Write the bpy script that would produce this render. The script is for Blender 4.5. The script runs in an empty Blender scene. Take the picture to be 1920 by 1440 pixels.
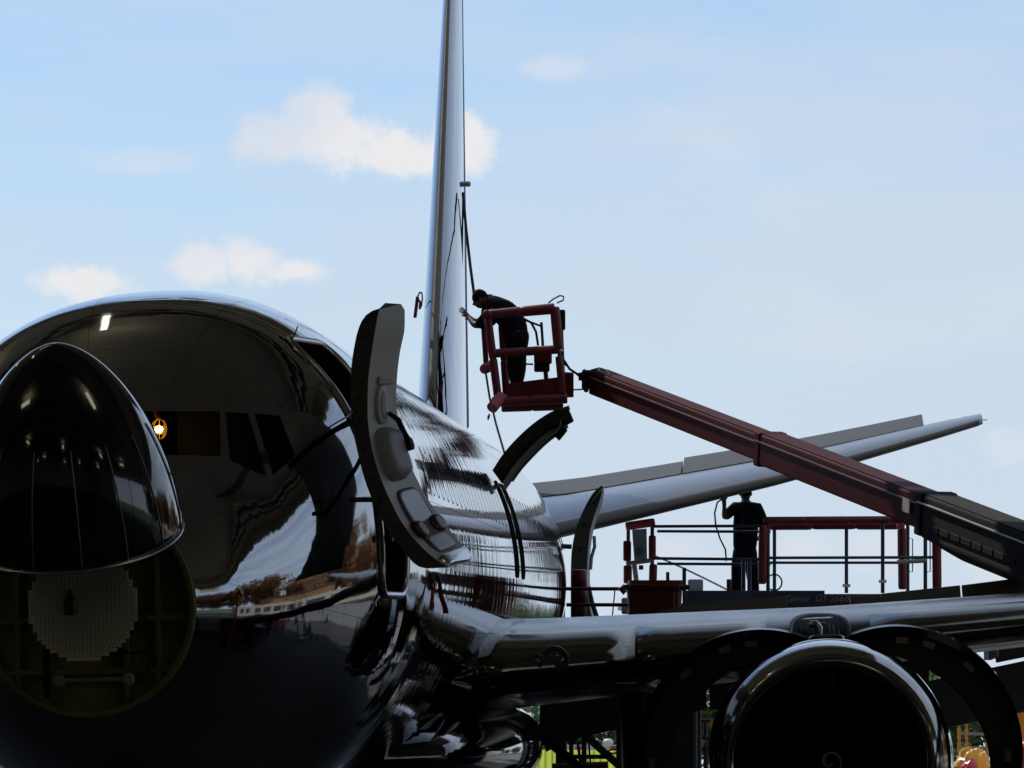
import bpy, bmesh, math, random
import numpy as np
from mathutils import Vector, Matrix, noise
from mathutils.bvhtree import BVHTree
random.seed(7)
sc = bpy.context.scene
COL = sc.collection
R = math.radians
# ------------------------------------------------------------------ camera
F = 9340.0                       # focal length in photo pixels (1920 wide)
TH = math.atan(505 / F)          # upward tilt
CAMZ = 2.76
cd = bpy.data.cameras.new('camera'); cam = bpy.data.objects.new('camera', cd); COL.objects.link(cam)
cd.sensor_width = 36; cd.lens = F / 1920 * 36; cd.clip_start = 0.5; cd.clip_end = 6000
cam.location = (0, 0, CAMZ); cam.rotation_euler = (R(90) + TH, 0, 0)
sc.camera = cam
# ------------------------------------------------------------------ world
SUN_EL, SUN_AZ = 46.0, -32.0     # azimuth from +Y towards +X
w = bpy.data.worlds.new("World"); sc.world = w; w.use_nodes = True
nt = w.node_tree; N = nt.nodes; L = nt.links
for n in list(N): N.remove(n)
out = N.new('ShaderNodeOutputWorld'); bg = N.new('ShaderNodeBackground')
sky = N.new('ShaderNodeTexSky'); sky.sky_type = 'NISHITA'; sky.sun_disc = False
sky.sun_elevation = R(SUN_EL); sky.sun_rotation = R(SUN_AZ); sky.air_density = 1.0; sky.dust_density = 0.0; sky.ozone_density = 4.0
SKY_STRENGTH = 0.105
bg.inputs['Strength'].default_value = SKY_STRENGTH
tc = N.new('ShaderNodeTexCoord')
def wn(t, **kw):
    n = N.new(t)
    for k, v in kw.items(): setattr(n, k, v)
    return n
def wmath(op, a, b=None, c=None):
    n = wn('ShaderNodeMath', operation=op)
    for i, v in enumerate((a, b, c)):
        if v is None: continue
        if isinstance(v, (int, float)): n.inputs[i].default_value = v
        else: L.new(v, n.inputs[i])
    return n.outputs[0]
def wnoise(vec, scale, detail=6, rough=0.55, stretch=(1, 1, 1)):
    m = wn('ShaderNodeMapping'); L.new(vec, m.inputs['Vector']); m.inputs['Scale'].default_value = stretch
    n = wn('ShaderNodeTexNoise'); L.new(m.outputs[0], n.inputs['Vector'])
    n.inputs['Scale'].default_value = scale; n.inputs['Detail'].default_value = detail; n.inputs['Roughness'].default_value = rough
    return n.outputs['Fac']
def wramp(fac, a, b):
    n = wn('ShaderNodeMapRange'); n.interpolation_type = 'SMOOTHSTEP'; n.inputs['From Min'].default_value = a; n.inputs['From Max'].default_value = b
    L.new(fac, n.inputs['Value']); return n.outputs[0]
D0 = tc.outputs['Generated']
def pixdir(px, py):
    v = Vector(((px - 960) / F, math.cos(TH) - (720 - py) / F * math.sin(TH), math.sin(TH) + (720 - py) / F * math.cos(TH)))
    return v.normalized()
# thin veil of high cloud everywhere, streaked along the horizon
veil = wramp(wnoise(D0, 6.0, 8, 0.6, (1, 1, 5.0)), 0.30, 0.72)
sep = wn('ShaderNodeSeparateXYZ'); L.new(D0, sep.inputs[0])
low = wramp(sep.outputs['Z'], 0.135, 0.0)
side = wramp(sep.outputs['X'], -0.13, 0.13)
veilf = wmath('MINIMUM', wmath('ADD', wmath('MULTIPLY', veil, 0.60), wmath('ADD', wmath('MULTIPLY', low, 0.62), wmath('MULTIPLY', side, 0.42))), 0.92)
# fair-weather cumulus: general field
cum = wramp(wnoise(D0, 9.0, 8, 0.55, (1, 1, 2.6)), 0.585, 0.70)
cum = wmath('MULTIPLY', cum, 0.22)
# the individual clouds of this sky, each a soft puff with ragged top and flat base
wob = wnoise(D0, 60.0, 10, 0.68); wob2 = wnoise(D0, 22.0, 4, 0.5)
puffs = [(590, 215, 70, 62), (540, 262, 115, 55), (640, 268, 110, 55), (720, 285, 120, 42), (880, 270, 75, 55), (760, 300, 90, 30),
         (480, 490, 80, 44), (550, 505, 70, 30), (385, 500, 60, 40), (175, 530, 85, 32), (1040, 130, 60, 26), (280, 300, 110, 30),
         (1500, 1030, 60, 30), (1645, 1040, 70, 40), (1900, 840, 60, 40), (1240, 1035, 60, 25), (1880, 1060, 90, 40)]
tot = None
for (px, py, rx, ry) in puffs:
    c = pixdir(px, py)
    sub = wn('ShaderNodeVectorMath', operation='SUBTRACT'); L.new(D0, sub.inputs[0]); sub.inputs[1].default_value = c
    mul = wn('ShaderNodeVectorMath', operation='MULTIPLY'); L.new(sub.outputs[0], mul.inputs[0]); mul.inputs[1].default_value = (F / rx, F / rx * 0.5, F / ry)
    ln = wn('ShaderNodeVectorMath', operation='LENGTH'); L.new(mul.outputs[0], ln.inputs[0])
    amp = 1.0 if py < 400 and 400 < px < 960 or 400 < py < 560 else 0.35
    v = wmath('MULTIPLY', wramp(wmath('ADD', ln.outputs['Value'], wmath('MULTIPLY', wmath('SUBTRACT', wob, 0.5), 3.4)), 1.30, 0.42), amp)
    tot = v if tot is None else wmath('MAXIMUM', tot, v)
tot = wmath('MULTIPLY', tot, wramp(wob2, 0.05, 0.45))
mask = wmath('MINIMUM', wmath('MAXIMUM', veilf, wmath('MULTIPLY', wmath('MAXIMUM', tot, 0.0), 0.9)), 0.95)
hs = wn('ShaderNodeHueSaturation'); L.new(sky.outputs[0], hs.inputs['Color']); hs.inputs['Saturation'].default_value = 1.0; hs.inputs['Value'].default_value = 1.0
mix1 = wn('ShaderNodeMix', data_type='RGBA'); L.new(veilf, mix1.inputs['Factor']); tint = wn('ShaderNodeVectorMath', operation='MULTIPLY'); L.new(hs.outputs[0], tint.inputs[0]); tint.inputs[1].default_value = (.84, .905, 1.01)
L.new(tint.outputs[0], mix1.inputs['A']); mix1.inputs['B'].default_value = (5.7, 6.65, 7.95, 1)
mix2 = wn('ShaderNodeMix', data_type='RGBA'); L.new(wmath('MULTIPLY', wmath('MAXIMUM', tot, cum), 0.95), mix2.inputs['Factor']); L.new(mix1.outputs['Result'], mix2.inputs['A']); 
cmix = wn('ShaderNodeMix', data_type='RGBA'); L.new(wramp(wob2, 0.35, 0.62), cmix.inputs['Factor']); cmix.inputs['A'].default_value = (6.9, 7.2, 7.9, 1); cmix.inputs['B'].default_value = (8.1, 8.0, 8.1, 1); L.new(cmix.outputs['Result'], mix2.inputs['B'])
L.new(mix2.outputs['Result'], bg.inputs['Color']); L.new(bg.outputs[0], out.inputs['Surface'])
# ------------------------------------------------------------------ sun
sd = bpy.data.lights.new('sun', 'SUN'); sd.energy = 3.2; sd.angle = R(0.53); sd.color = (1.0, 0.95, 0.87)
sun = bpy.data.objects.new('sun', sd); COL.objects.link(sun)
sv = Vector((math.sin(R(SUN_AZ)) * math.cos(R(SUN_EL)), math.cos(R(SUN_AZ)) * math.cos(R(SUN_EL)), math.sin(R(SUN_EL))))
sun.location = sv * 50; sun.rotation_euler = sv.to_track_quat('Z', 'Y').to_euler()
sc.view_settings.view_transform = 'Standard'; sc.view_settings.look = 'None'
sc.view_settings.exposure = 0.0; sc.view_settings.gamma = 1.0; sc.view_settings.use_curve_mapping = False
sc.render.engine = 'CYCLES'
sc.cycles.max_bounces = 8; sc.cycles.glossy_bounces = 4; sc.cycles.diffuse_bounces = 3; sc.cycles.transparent_max_bounces = 8
sc.cycles.sample_clamp_indirect = 6.0
# ------------------------------------------------------------------ helpers
def W(px, py, D):
    """world point seen at photo pixel (px, py) at distance D along the view"""
    x = (px - 960) / F * D; y = (720 - py) / F * D
    return Vector((x, D * math.cos(TH) - y * math.sin(TH), CAMZ + D * math.sin(TH) + y * math.cos(TH)))
YAW, ROLL = R(3.4), R(1.4)
ZC = 3.5
PHI = math.atan2(-math.cos(YAW), -math.sin(YAW))
NOSE = Vector((-2.84, 31.2, 0.0))
MA = Matrix.Translation(NOSE) @ Matrix.Rotation(PHI, 4, 'Z') @ Matrix.Translation((0, 0, ZC)) @ Matrix.Rotation(ROLL, 4, 'X')
def A(s, p, z):
    """aircraft: s metres aft of the nose tip, p metres to port, z metres over the body axis"""
    return MA @ Vector((-s, p, z))
def Pv(s, p, z): return MA.to_3x3() @ Vector((-s, p, z))
def mat(name, col, rough=0.5, metal=0.0, var=0.0, vscale=8.0, bump=0.0, bscale=30.0, coat=0.0, spec=0.5, emit=None, es=0.0, stretch=(1, 1, 1)):
    m = bpy.data.materials.new(name); m.use_nodes = True
    t = m.node_tree; b = t.nodes['Principled BSDF']
    b.inputs['Base Color'].default_value = (*col, 1); b.inputs['Roughness'].default_value = rough; b.inputs['Metallic'].default_value = metal
    b.inputs['Coat Weight'].default_value = coat; b.inputs['Coat Roughness'].default_value = 0.03; b.inputs['Specular IOR Level'].default_value = spec
    if emit: b.inputs['Emission Color'].default_value = (*emit, 1); b.inputs['Emission Strength'].default_value = es
    if var or bump:
        c = t.nodes.new('ShaderNodeTexCoord'); mp = t.nodes.new('ShaderNodeMapping'); mp.inputs['Scale'].default_value = stretch
        t.links.new(c.outputs['Object'], mp.inputs['Vector'])
    if var:
        n = t.nodes.new('ShaderNodeTexNoise'); n.inputs['Scale'].default_value = vscale; n.inputs['Detail'].default_value = 7; n.inputs['Roughness'].default_value = 0.65
        t.links.new(mp.outputs[0], n.inputs['Vector'])
        mr = t.nodes.new('ShaderNodeMapRange'); mr.inputs['From Min'].default_value = 0.3; mr.inputs['From Max'].default_value = 0.7
        mr.inputs['To Min'].default_value = 1 - var; mr.inputs['To Max'].default_value = 1 + var * 0.6; t.links.new(n.outputs['Fac'], mr.inputs['Value'])
        mx = t.nodes.new('ShaderNodeVectorMath'); mx.operation = 'MULTIPLY'; mx.inputs[0].default_value = col; t.links.new(mr.outputs[0], mx.inputs[1])
        t.links.new(mx.outputs[0], b.inputs['Base Color'])
        r2 = t.nodes.new('ShaderNodeMapRange'); r2.inputs['To Min'].default_value = max(0.0, rough * 0.8); r2.inputs['To Max'].default_value = min(1, rough * 1.25)
        t.links.new(n.outputs['Fac'], r2.inputs['Value']); t.links.new(r2.outputs[0], b.inputs['Roughness'])
    if bump:
        n2 = t.nodes.new('ShaderNodeTexNoise'); n2.inputs['Scale'].default_value = bscale; n2.inputs['Detail'].default_value = 5
        t.links.new(mp.outputs[0], n2.inputs['Vector'])
        bp = t.nodes.new('ShaderNodeBump'); bp.inputs['Strength'].default_value = bump; bp.inputs['Distance'].default_value = 0.01
        t.links.new(n2.outputs['Fac'], bp.inputs['Height']); t.links.new(bp.outputs[0], b.inputs['Normal'])
    return m
SPACE = {}
def thing(name, label, cat, loc=(0, 0, 0), group=None, mtx=None):
    o = bpy.data.objects.new(name, None); COL.objects.link(o)
    m = mtx if mtx is not None else Matrix.Translation(loc)
    o.matrix_world = m; SPACE[o.name] = m.inverted(); o['label'] = label; o['category'] = cat
    o.empty_display_size = 0.2
    if group: o['group'] = group
    return o
def tag(o, label, cat, group=None):
    o['label'] = label; o['category'] = cat
    if group: o['group'] = group
    return o
class MB:
    def __init__(s): s.v = []; s.f = []; s.m = []
    def add(s, vs, fs, mi=0):
        k = len(s.v); s.v += [Vector(q) for q in vs]; s.f += [tuple(i + k for i in f) for f in fs]; s.m += [mi] * len(fs)
        return s
    def box(s, c, ax, mi=0):
        """centre + three half-axis vectors"""
        c = Vector(c); a, b, d = [Vector(q) for q in ax]
        vs = [c + a * i + b * j + d * k for i in (-1, 1) for j in (-1, 1) for k in (-1, 1)]
        return s.add(vs, [(0, 1, 3, 2), (4, 6, 7, 5), (0, 4, 5, 1), (2, 3, 7, 6), (0, 2, 6, 4), (1, 5, 7, 3)], mi)
    def abox(s, x0, x1, y0, y1, z0, z1, mi=0):
        return s.box(((x0 + x1) / 2, (y0 + y1) / 2, (z0 + z1) / 2), (((x1 - x0) / 2, 0, 0), (0, (y1 - y0) / 2, 0), (0, 0, (z1 - z0) / 2)), mi)
    def beam(s, a, b, wd, ht, up=(0, 0, 1), mi=0):
        a = Vector(a); b = Vector(b); d = b - a; sd_ = d.cross(Vector(up)).normalized(); u = sd_.cross(d).normalized()
        return s.box((a + b) / 2, (d / 2, sd_ * wd / 2, u * ht / 2), mi)
    def tube(s, pts, r, n=10, cap=True, mi=0):
        pts = [Vector(p) for p in pts]; rs = r if isinstance(r, (list, tuple)) else [r] * len(pts)
        k = len(s.v); prev = None
        for i, p in enumerate(pts):
            t = (pts[min(i + 1, len(pts) - 1)] - pts[max(i - 1, 0)]).normalized()
            if prev is None:
                u = t.orthogonal().normalized()
            else:
                u = (prev - t * prev.dot(t)).normalized()
            prev = u; v = t.cross(u)
            s.v += [p + (u * math.cos(2 * math.pi * j / n) + v * math.sin(2 * math.pi * j / n)) * rs[i] for j in range(n)]
        for i in range(len(pts) - 1):
            for j in range(n):
                s.f.append((k + i * n + j, k + i * n + (j + 1) % n, k + (i + 1) * n + (j + 1) % n, k + (i + 1) * n + j)); s.m.append(mi)
        if cap:
            s.f.append(tuple(k + j for j in range(n))[::-1]); s.f.append(tuple(k + (len(pts) - 1) * n + j for j in range(n))); s.m += [mi, mi]
        return s
    def loft(s, rings, closed=True, cap=False, mi=0):
        n = len(rings[0]); k = len(s.v)
        for r_ in rings: s.v += [Vector(q) for q in r_]
        m = n if closed else n - 1
        for i in range(len(rings) - 1):
            for j in range(m):
                s.f.append((k + i * n + j, k + i * n + (j + 1) % n, k + (i + 1) * n + (j + 1) % n, k + (i + 1) * n + j)); s.m.append(mi)
        if cap:
            s.f.append(tuple(k + j for j in range(n))[::-1]); s.f.append(tuple(k + (len(rings) - 1) * n + j for j in range(n))); s.m += [mi, mi]
        return s
    def lathe(s, c, axis, prof, n=48, mi=0, side=None):
        """prof = [(distance along axis, radius)]"""
        c = Vector(c); a = Vector(axis).normalized(); u = Vector(side).normalized() if side is not None else a.orthogonal().normalized(); v = a.cross(u)
        return s.loft([[c + a * d + (u * math.cos(2 * math.pi * j / n) + v * math.sin(2 * math.pi * j / n)) * max(r_, 1e-4) for j in range(n)] for d, r_ in prof], mi=mi)
    def ball(s, c, r, n=12, mi=0, sx=(1, 1, 1)):
        c = Vector(c)
        rings = []
        for i in range(n // 2 + 1):
            a = -math.pi / 2 + math.pi * i / (n // 2)
            rings.append([c + Vector((math.cos(a) * math.cos(2 * math.pi * j / n) * sx[0], math.cos(a) * math.sin(2 * math.pi * j / n) * sx[1], math.sin(a) * sx[2])) * r for j in range(n)])
        return s.loft(rings, mi=mi)
    def build(s, name, mats, parent=None, smooth=None, bevel=0.0, solid=0.0, recalc=True, weld=False):
        mats = mats if isinstance(mats, (list, tuple)) else [mats]
        inv = SPACE.get(parent.name, Matrix()) if parent is not None else Matrix()
        me = bpy.data.meshes.new(name); me.from_pydata([inv @ q for q in s.v], [], s.f)
        for m in mats: me.materials.append(m)
        me.polygons.foreach_set('material_index', s.m)
        if recalc or weld:
            bm = bmesh.new(); bm.from_mesh(me)
            if weld: bmesh.ops.remove_doubles(bm, verts=bm.verts, dist=1e-4)
            bmesh.ops.recalc_face_normals(bm, faces=bm.faces); bm.to_mesh(me); bm.free()
        if smooth is not None:
            me.shade_smooth()
            if smooth < 179: me.set_sharp_from_angle(angle=R(smooth))
        o = bpy.data.objects.new(name, me); COL.objects.link(o)
        if parent is not None:
            o.parent = parent; SPACE[o.name] = inv
        if bevel:
            b = o.modifiers.new('bevel', 'BEVEL'); b.width = bevel; b.segments = 2; b.limit_method = 'ANGLE'; b.angle_limit = R(40)
        if solid:
            b = o.modifiers.new('solid', 'SOLIDIFY'); b.thickness = solid; b.offset = -1
        return o
def tube(name, pts, r, m, parent, n=10, smooth=60): return MB().tube(pts, r, n).build(name, m, parent, smooth=smooth)
def clone(o, loc=None, parent=None, mtx=None):
    c = o.copy(); COL.objects.link(c); c.parent = parent if parent is not None else o.parent
    if mtx is not None: c.matrix_basis = mtx
    elif loc is not None: c.location = loc
    return c
def interp(xs, ys, x):
    """monotone cubic"""
    xs = np.asarray(xs, float); ys = np.asarray(ys, float); h = np.diff(xs); d = np.diff(ys) / h
    m = np.zeros(len(xs)); m[0] = d[0]; m[-1] = d[-1]
    for i in range(1, len(xs) - 1): m[i] = 0 if d[i - 1] * d[i] <= 0 else 2 * d[i - 1] * d[i] / (d[i - 1] + d[i])
    i = int(np.clip(np.searchsorted(xs, x) - 1, 0, len(xs) - 2)); t = (x - xs[i]) / h[i]; t = min(max(t, 0), 1)
    return float((2 * t**3 - 3 * t**2 + 1) * ys[i] + (t**3 - 2 * t**2 + t) * h[i] * m[i] + (-2 * t**3 + 3 * t**2) * ys[i + 1] + (t**3 - t**2) * h[i] * m[i + 1])
def smooth_poly(pts, n):
    """resample a polyline (tuples of any dimension) at n points evenly by arc length, smoothly"""
    P = np.array(pts, float); d = np.concatenate([[0], np.cumsum(np.linalg.norm(np.diff(P, axis=0), axis=1))])
    return [tuple(interp(d, P[:, k], t) for k in range(P.shape[1])) for t in np.linspace(0, d[-1], n)]
# ------------------------------------------------------------------ materials
def skin_material(name, col, rough, ripple=1.0, seams=True):
    m = mat(name, col, rough, 1.0); t = m.node_tree; b = t.nodes['Principled BSDF']; l = t.links; nn = t.nodes.new
    c = nn('ShaderNodeTexCoord')
    def noise_(sx, scale, det=3):
        mp = nn('ShaderNodeMapping'); mp.inputs['Scale'].default_value = sx; l.new(c.outputs['Object'], mp.inputs['Vector'])
        n = nn('ShaderNodeTexNoise'); n.inputs['Scale'].default_value = scale; n.inputs['Detail'].default_value = det; l.new(mp.outputs[0], n.inputs['Vector']); return n.outputs['Fac']
    def ma(op, a, b_=None):
        n = nn('ShaderNodeMath'); n.operation = op
        for i, v in enumerate((a, b_)):
            if v is None: continue
            if isinstance(v, (int, float)): n.inputs[i].default_value = v
            else: l.new(v, n.inputs[i])
        return n.outputs[0]
    sp = nn('ShaderNodeSeparateXYZ'); l.new(c.outputs['Object'], sp.inputs[0])
    # oil-canning between frames, fine waviness along the body, broad dents
    fr = ma('SINE', ma('MULTIPLY', sp.outputs['X'], 2 * math.pi / 0.508))
    h = ma('ADD', ma('MULTIPLY', fr, 0.00018), ma('ADD', ma('MULTIPLY', noise_((1, .25, .25), 4.0, 2), 0.0020), ma('MULTIPLY', noise_((1, 0.3, 0.3), 16.0, 2), 0.00020)))
    h = ma('MULTIPLY', h, ripple)
    if seams:
        # recessed butt joints every 2.54 m and lap joints: a narrow groove
        x = ma('ABSOLUTE', ma('SUBTRACT', ma('FRACT', ma('DIVIDE', ma('ADD', sp.outputs['X'], 60.3), 2.54)), 0.5))
        g = ma('LESS_THAN', x, 0.0008)
        ang = ma('ARCTAN2', ma('SUBTRACT', sp.outputs['Z'], 0.0), sp.outputs['Y'])
        y = ma('ABSOLUTE', ma('SUBTRACT', ma('FRACT', ma('ADD', ma('DIVIDE', ang, 0.52), 0.13)), 0.5))
        g2 = ma('LESS_THAN', y, 0.0018)
        gg = ma('MAXIMUM', g, g2)
        # long thin polishing scratches
    bp = nn('ShaderNodeBump'); bp.inputs['Strength'].default_value = 1.0; bp.inputs['Distance'].default_value = 1.0; l.new(h, bp.inputs['Height'])
    l.new(bp.outputs[0], b.inputs['Normal'])
    # smears and handling grime: colour and gloss vary a little
    sm = noise_((0.5, 1, 1), 2.3, 8)
    mr = nn('ShaderNodeMapRange'); mr.inputs['From Min'].default_value = 0.35; mr.inputs['From Max'].default_value = 0.75
    mr.inputs['To Min'].default_value = rough; mr.inputs['To Max'].default_value = rough + 0.07; l.new(sm, mr.inputs['Value']); l.new(mr.outputs[0], b.inputs['Roughness'])
    last = b.outputs[0]
    if seams:
        dk = nn('ShaderNodeBsdfDiffuse'); dk.inputs['Color'].default_value = (.012, .012, .013, 1)
        ms = nn('ShaderNodeMixShader'); l.new(gg, ms.inputs[0]); l.new(last, ms.inputs[1]); l.new(dk.outputs[0], ms.inputs[2]); last = ms.outputs[0]
    # inside of the shell: back faces coloured dull and dark
    geo = nn('ShaderNodeNewGeometry'); di = nn('ShaderNodeBsdfDiffuse'); di.inputs['Color'].default_value = (.02, .02, .018, 1)
    m2 = nn('ShaderNodeMixShader'); l.new(geo.outputs['Backfacing'], m2.inputs[0]); l.new(last, m2.inputs[1]); l.new(di.outputs[0], m2.inputs[2])
    l.new(m2.outputs[0], t.nodes['Material Output'].inputs['Surface'])
    return m
M = {}
M['skin'] = skin_material('polished_skin', (.33, .345, .375), 0.015)
M['wingmetal'] = skin_material('wing_metal', (.11, .11, .12), 0.18, 0.35, False)
M['lemetal'] = mat('leading_edge_metal', (.15, .145, .12), 0.14, 1.0, .12, 5, .05, 40)
M['chrome'] = mat('inlet_lip_metal', (.34, .335, .32), 0.10, 1.0, .06, 3, .03, 20)
M['navy'] = mat('navy_gloss', (.004, .006, .016), 0.08, 0, .15, 6, .02, 9, coat=1.0)
M['tailpaint'] = skin_material('tail_gloss', (.30, .32, .36), 0.02, 1.2, False)
M['stabtop'] = mat('stab_paint', (.20, .205, .22), 0.22, 0.7, .12, 4, .03, 12)
M['elev'] = mat('elevator_paint', (.070, .075, .085), 0.6, 0.0, .10, 5, .04, 20, spec=.1)
M['olive'] = mat('primer_olive', (.19, .18, .05), 0.55, 0, .25, 7, .05, 30)
M['olivedark'] = mat('primer_dark', (.05, .045, .02), 0.5, 0, .2, 7)
M['tan'] = mat('radar_tan', (.85, .80, .62), 0.5, 0, .06, 20)
M['darkmatt'] = mat('flap_grey', (.030, .031, .034), .6, 0, .2, 4, spec=.15)
M['black'] = mat('black_rubber', (.010, .010, .011), 0.7, 0, .3, 20, spec=.25)
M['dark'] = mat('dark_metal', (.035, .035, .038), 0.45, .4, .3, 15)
M['darkred'] = mat('dark_red_plate', (.09, .008, .006), 0.4)
M['grey'] = mat('grey_panel', (.30, .29, .28), 0.55, 0, .07, 5, .03, 60)
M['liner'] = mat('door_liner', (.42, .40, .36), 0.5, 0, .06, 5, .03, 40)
M['edge'] = mat('door_edge_primer', (.075, .068, .055), 0.6, 0, .25, 10, .05, 30)
M['alu'] = mat('bare_alu', (.62, .63, .65), 0.28, 1.0, .1, 10)
M['doorskin'] = mat('door_skin', (.40, .39, .37), .35, .3, .1, 3)
M['aludull'] = mat('dull_alu', (.35, .36, .37), 0.45, .8, .2, 12)
M['paintwhite'] = mat('number_white', (.85, .85, .82), .5)
M['white'] = mat('white_paint', (.75, .75, .72), 0.4, 0, .08, 10)
M['redpad'] = mat('red_foam_pad', (.13, .006, .009), 0.5, 0, .18, 6, .12, 14)
M['pinkpad'] = mat('faded_foam_pad', (.42, .085, .095), 0.6, 0, .15, 8, .12, 14)
M['redpaint'] = mat('red_paint', (.09, .005, .008), 0.42, 0, .15, 4)
M['boomred'] = mat('boom_red', (.060, .0030, .0040), 0.6, 0, .22, 2.5, .02, 30, spec=.08)
M['olivecover'] = mat('boom_cover', (.015, .013, .008), 0.8, 0, .3, 5, .1, 15, spec=.2)
M['bluerail'] = mat('blue_rail', (.035, .05, .085), 0.4, .2, .25, 12)
M['bluegrey'] = mat('blue_grey_box', (.32, .40, .50), 0.45, 0, .1, 8)
M['cloth'] = mat('black_cloth', (.010, .010, .012), 0.9, 0, .2, 20, .3, 60, spec=.05)
M['cloth2'] = mat('dark_trousers', (.012, .012, .015), 0.9, 0, .2, 20, .3, 50, spec=.05)
M['flesh'] = mat('skin_tone', (.11, .055, .035), 0.5, 0, .08, 30)
M['brown'] = mat('spoiler_primer', (.095, .082, .062), 0.65, 0, .2, 3, .04, 20)
M['labelw'] = mat('label_white', (.55, .53, .46), 0.5)
M['labeldim'] = mat('label_dim', (.30, .28, .22), 0.5)
M['labelred'] = mat('label_red', (.28, .10, .08), 0.5)
M['apron'] = mat('apron_concrete', (.15, .147, .14), 0.8, 0, .22, .6, .1, 3)
M['grassg'] = mat('grass_ground', (.06, .09, .025), 0.9, 0, .4, .4)
M['hfloor'] = mat('hangar_floor', (.060, .060, .060), 0.8, 0, .3, .8, spec=.1)
M['hwall'] = mat('hangar_wall', (.78, .70, .55), 0.8, 0, .15, .7)
M['hceil'] = mat('hangar_ceiling', (.78, .68, .52), 0.85, 0, .12, 1.0)
M['hblue'] = mat('hangar_door_blue', (.018, .028, .045), 0.6, 0, .15, 1)
M['steel'] = mat('hangar_steel', (.10, .09, .075), 0.6, .2, .2, 3)
M['tubelight'] = mat('tube_light', (.8, .8, .7), 0.5, emit=(1.0, .95, .75), es=3.0)
M['bulb'] = mat('bulb', (.9, .7, .3), 0.3, emit=(1.0, .62, .16), es=14.0)
M['yellow'] = mat('cage_yellow', (.55, .28, .03), 0.4)
M['lime'] = mat('lime_container', (.72, .80, .16), 0.55, 0, .12, 2)
def translucent(m, col, f_=.6):
    t = m.node_tree; tr = t.nodes.new('ShaderNodeBsdfTranslucent'); tr.inputs['Color'].default_value = (*col, 1); ms = t.nodes.new('ShaderNodeMixShader'); ms.inputs[0].default_value = f_
    t.links.new(t.nodes['Principled BSDF'].outputs[0], ms.inputs[1]); t.links.new(tr.outputs[0], ms.inputs[2]); t.links.new(ms.outputs[0], t.nodes['Material Output'].inputs['Surface'])
translucent(M['lime'], (.62, .72, .12))
M['ploy'] = mat('yellow_plastic', (.85, .40, .02), 0.35, 0, .15, 3, .2, 6)
M['plor'] = mat('red_plastic', (.70, .05, .04), 0.3, 0, .15, 3, .2, 6)
M['orange'] = mat('orange_paint', (.75, .28, .03), 0.5)
M['bark'] = mat('bark', (.07, .05, .035), 0.9, 0, .3, 6)
M['tyre'] = mat('tyre', (.015, .015, .015), 0.8, 0, .3, 20)
M['binred'] = mat('bin_red', (.11, .016, .010), 0.42, 0, .12, 4)
M['fanblade'] = mat('fan_blade', (.045, .045, .05), 0.35, .8)
def leafmat(name, c):
    m = mat(name, c, .6, 0, .45, 1.5); return m
M['leaf1'] = leafmat('leaf_green', (.12, .20, .035)); M['leaf2'] = leafmat('leaf_dark', (.07, .13, .03)); M['leafy'] = leafmat('leaf_light', (.11, .16, .03)); M['leaf3'] = leafmat('leaf_autumn', (.34, .15, .045))
def glassmat(name, tint, gl=0.35):
    m = bpy.data.materials.new(name); m.use_nodes = True; t = m.node_tree; b = t.nodes['Principled BSDF']
    b.inputs['Base Color'].default_value = (.01, .012, .014, 1); b.inputs['Roughness'].default_value = .03
    tr = t.nodes.new('ShaderNodeBsdfTransparent'); tr.inputs['Color'].default_value = (*tint, 1)
    ms = t.nodes.new('ShaderNodeMixShader'); ms.inputs[0].default_value = gl
    t.links.new(tr.outputs[0], ms.inputs[1]); t.links.new(b.outputs[0], ms.inputs[2]); t.links.new(ms.outputs[0], t.nodes['Material Output'].inputs['Surface'])
    return m
M['glass'] = glassmat('cockpit_glass', (.75, .75, .72))
# ================================================================== SETTING
g = MB()
ys = [-60, 27, 60, 90, 130, 200, 300, 600, 1500, 5000]; zs = [0, 0, 0, -.4, -1.6, -3.4, -6, -14, -45, -180]
xs_ = [-5000, -800, -200, -60, -20, 0, 20, 60, 200, 800, 5000]
rings = [[(x, y, z) for x in xs_] for y, z in zip(ys, zs)]
g.loft(rings, closed=False)
go = g.build('ground', M['grassg'], smooth=60); go['kind'] = 'structure'
# pavement slabs of the apron, joints recessed
ap = MB()
ap.abox(-70, 90, 58.0, 88, -.30, .004)
apo = ap.build('apron', M['apron']); apo['kind'] = 'structure'
jt = MB()
for k in range(-8, 12): jt.abox(k * 7.5 - .012, k * 7.5 + .012, 58.2, 87.9, .004, .008)
for k in range(0, 4): jt.abox(-69.9, 89.9, 64 + k * 7.5 - .012, 64 + k * 7.5 + .012, .008, .012)
jo = jt.build('apron_joints', M['black']); jo['kind'] = 'structure'
fl = MB().abox(-45, 45, -45, 57.9, -.3, .006).build('hangar_floor', M['hfloor']); fl['kind'] = 'structure'
# ---- hangar round the camera (seen mirrored in the nose)
hg = thing('hangar', 'dark hangar the airplane noses into, seen mirrored in its nose', 'hangar', (0, -10, 0))
HW, HH, HY = 30.0, 12.5, 57.5
XB, YB = 8.0, 47.5  # roof step shaped to let the nose mirror a patch of sky
MB().abox(-45.4, 45.4, -45.4, -45, 0, 14).build('back_wall', M['hwall'], hg)
MB().abox(-45.4, -45, -45, HY, 0, 14).build('side_wall', M['hwall'], hg)
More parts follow.
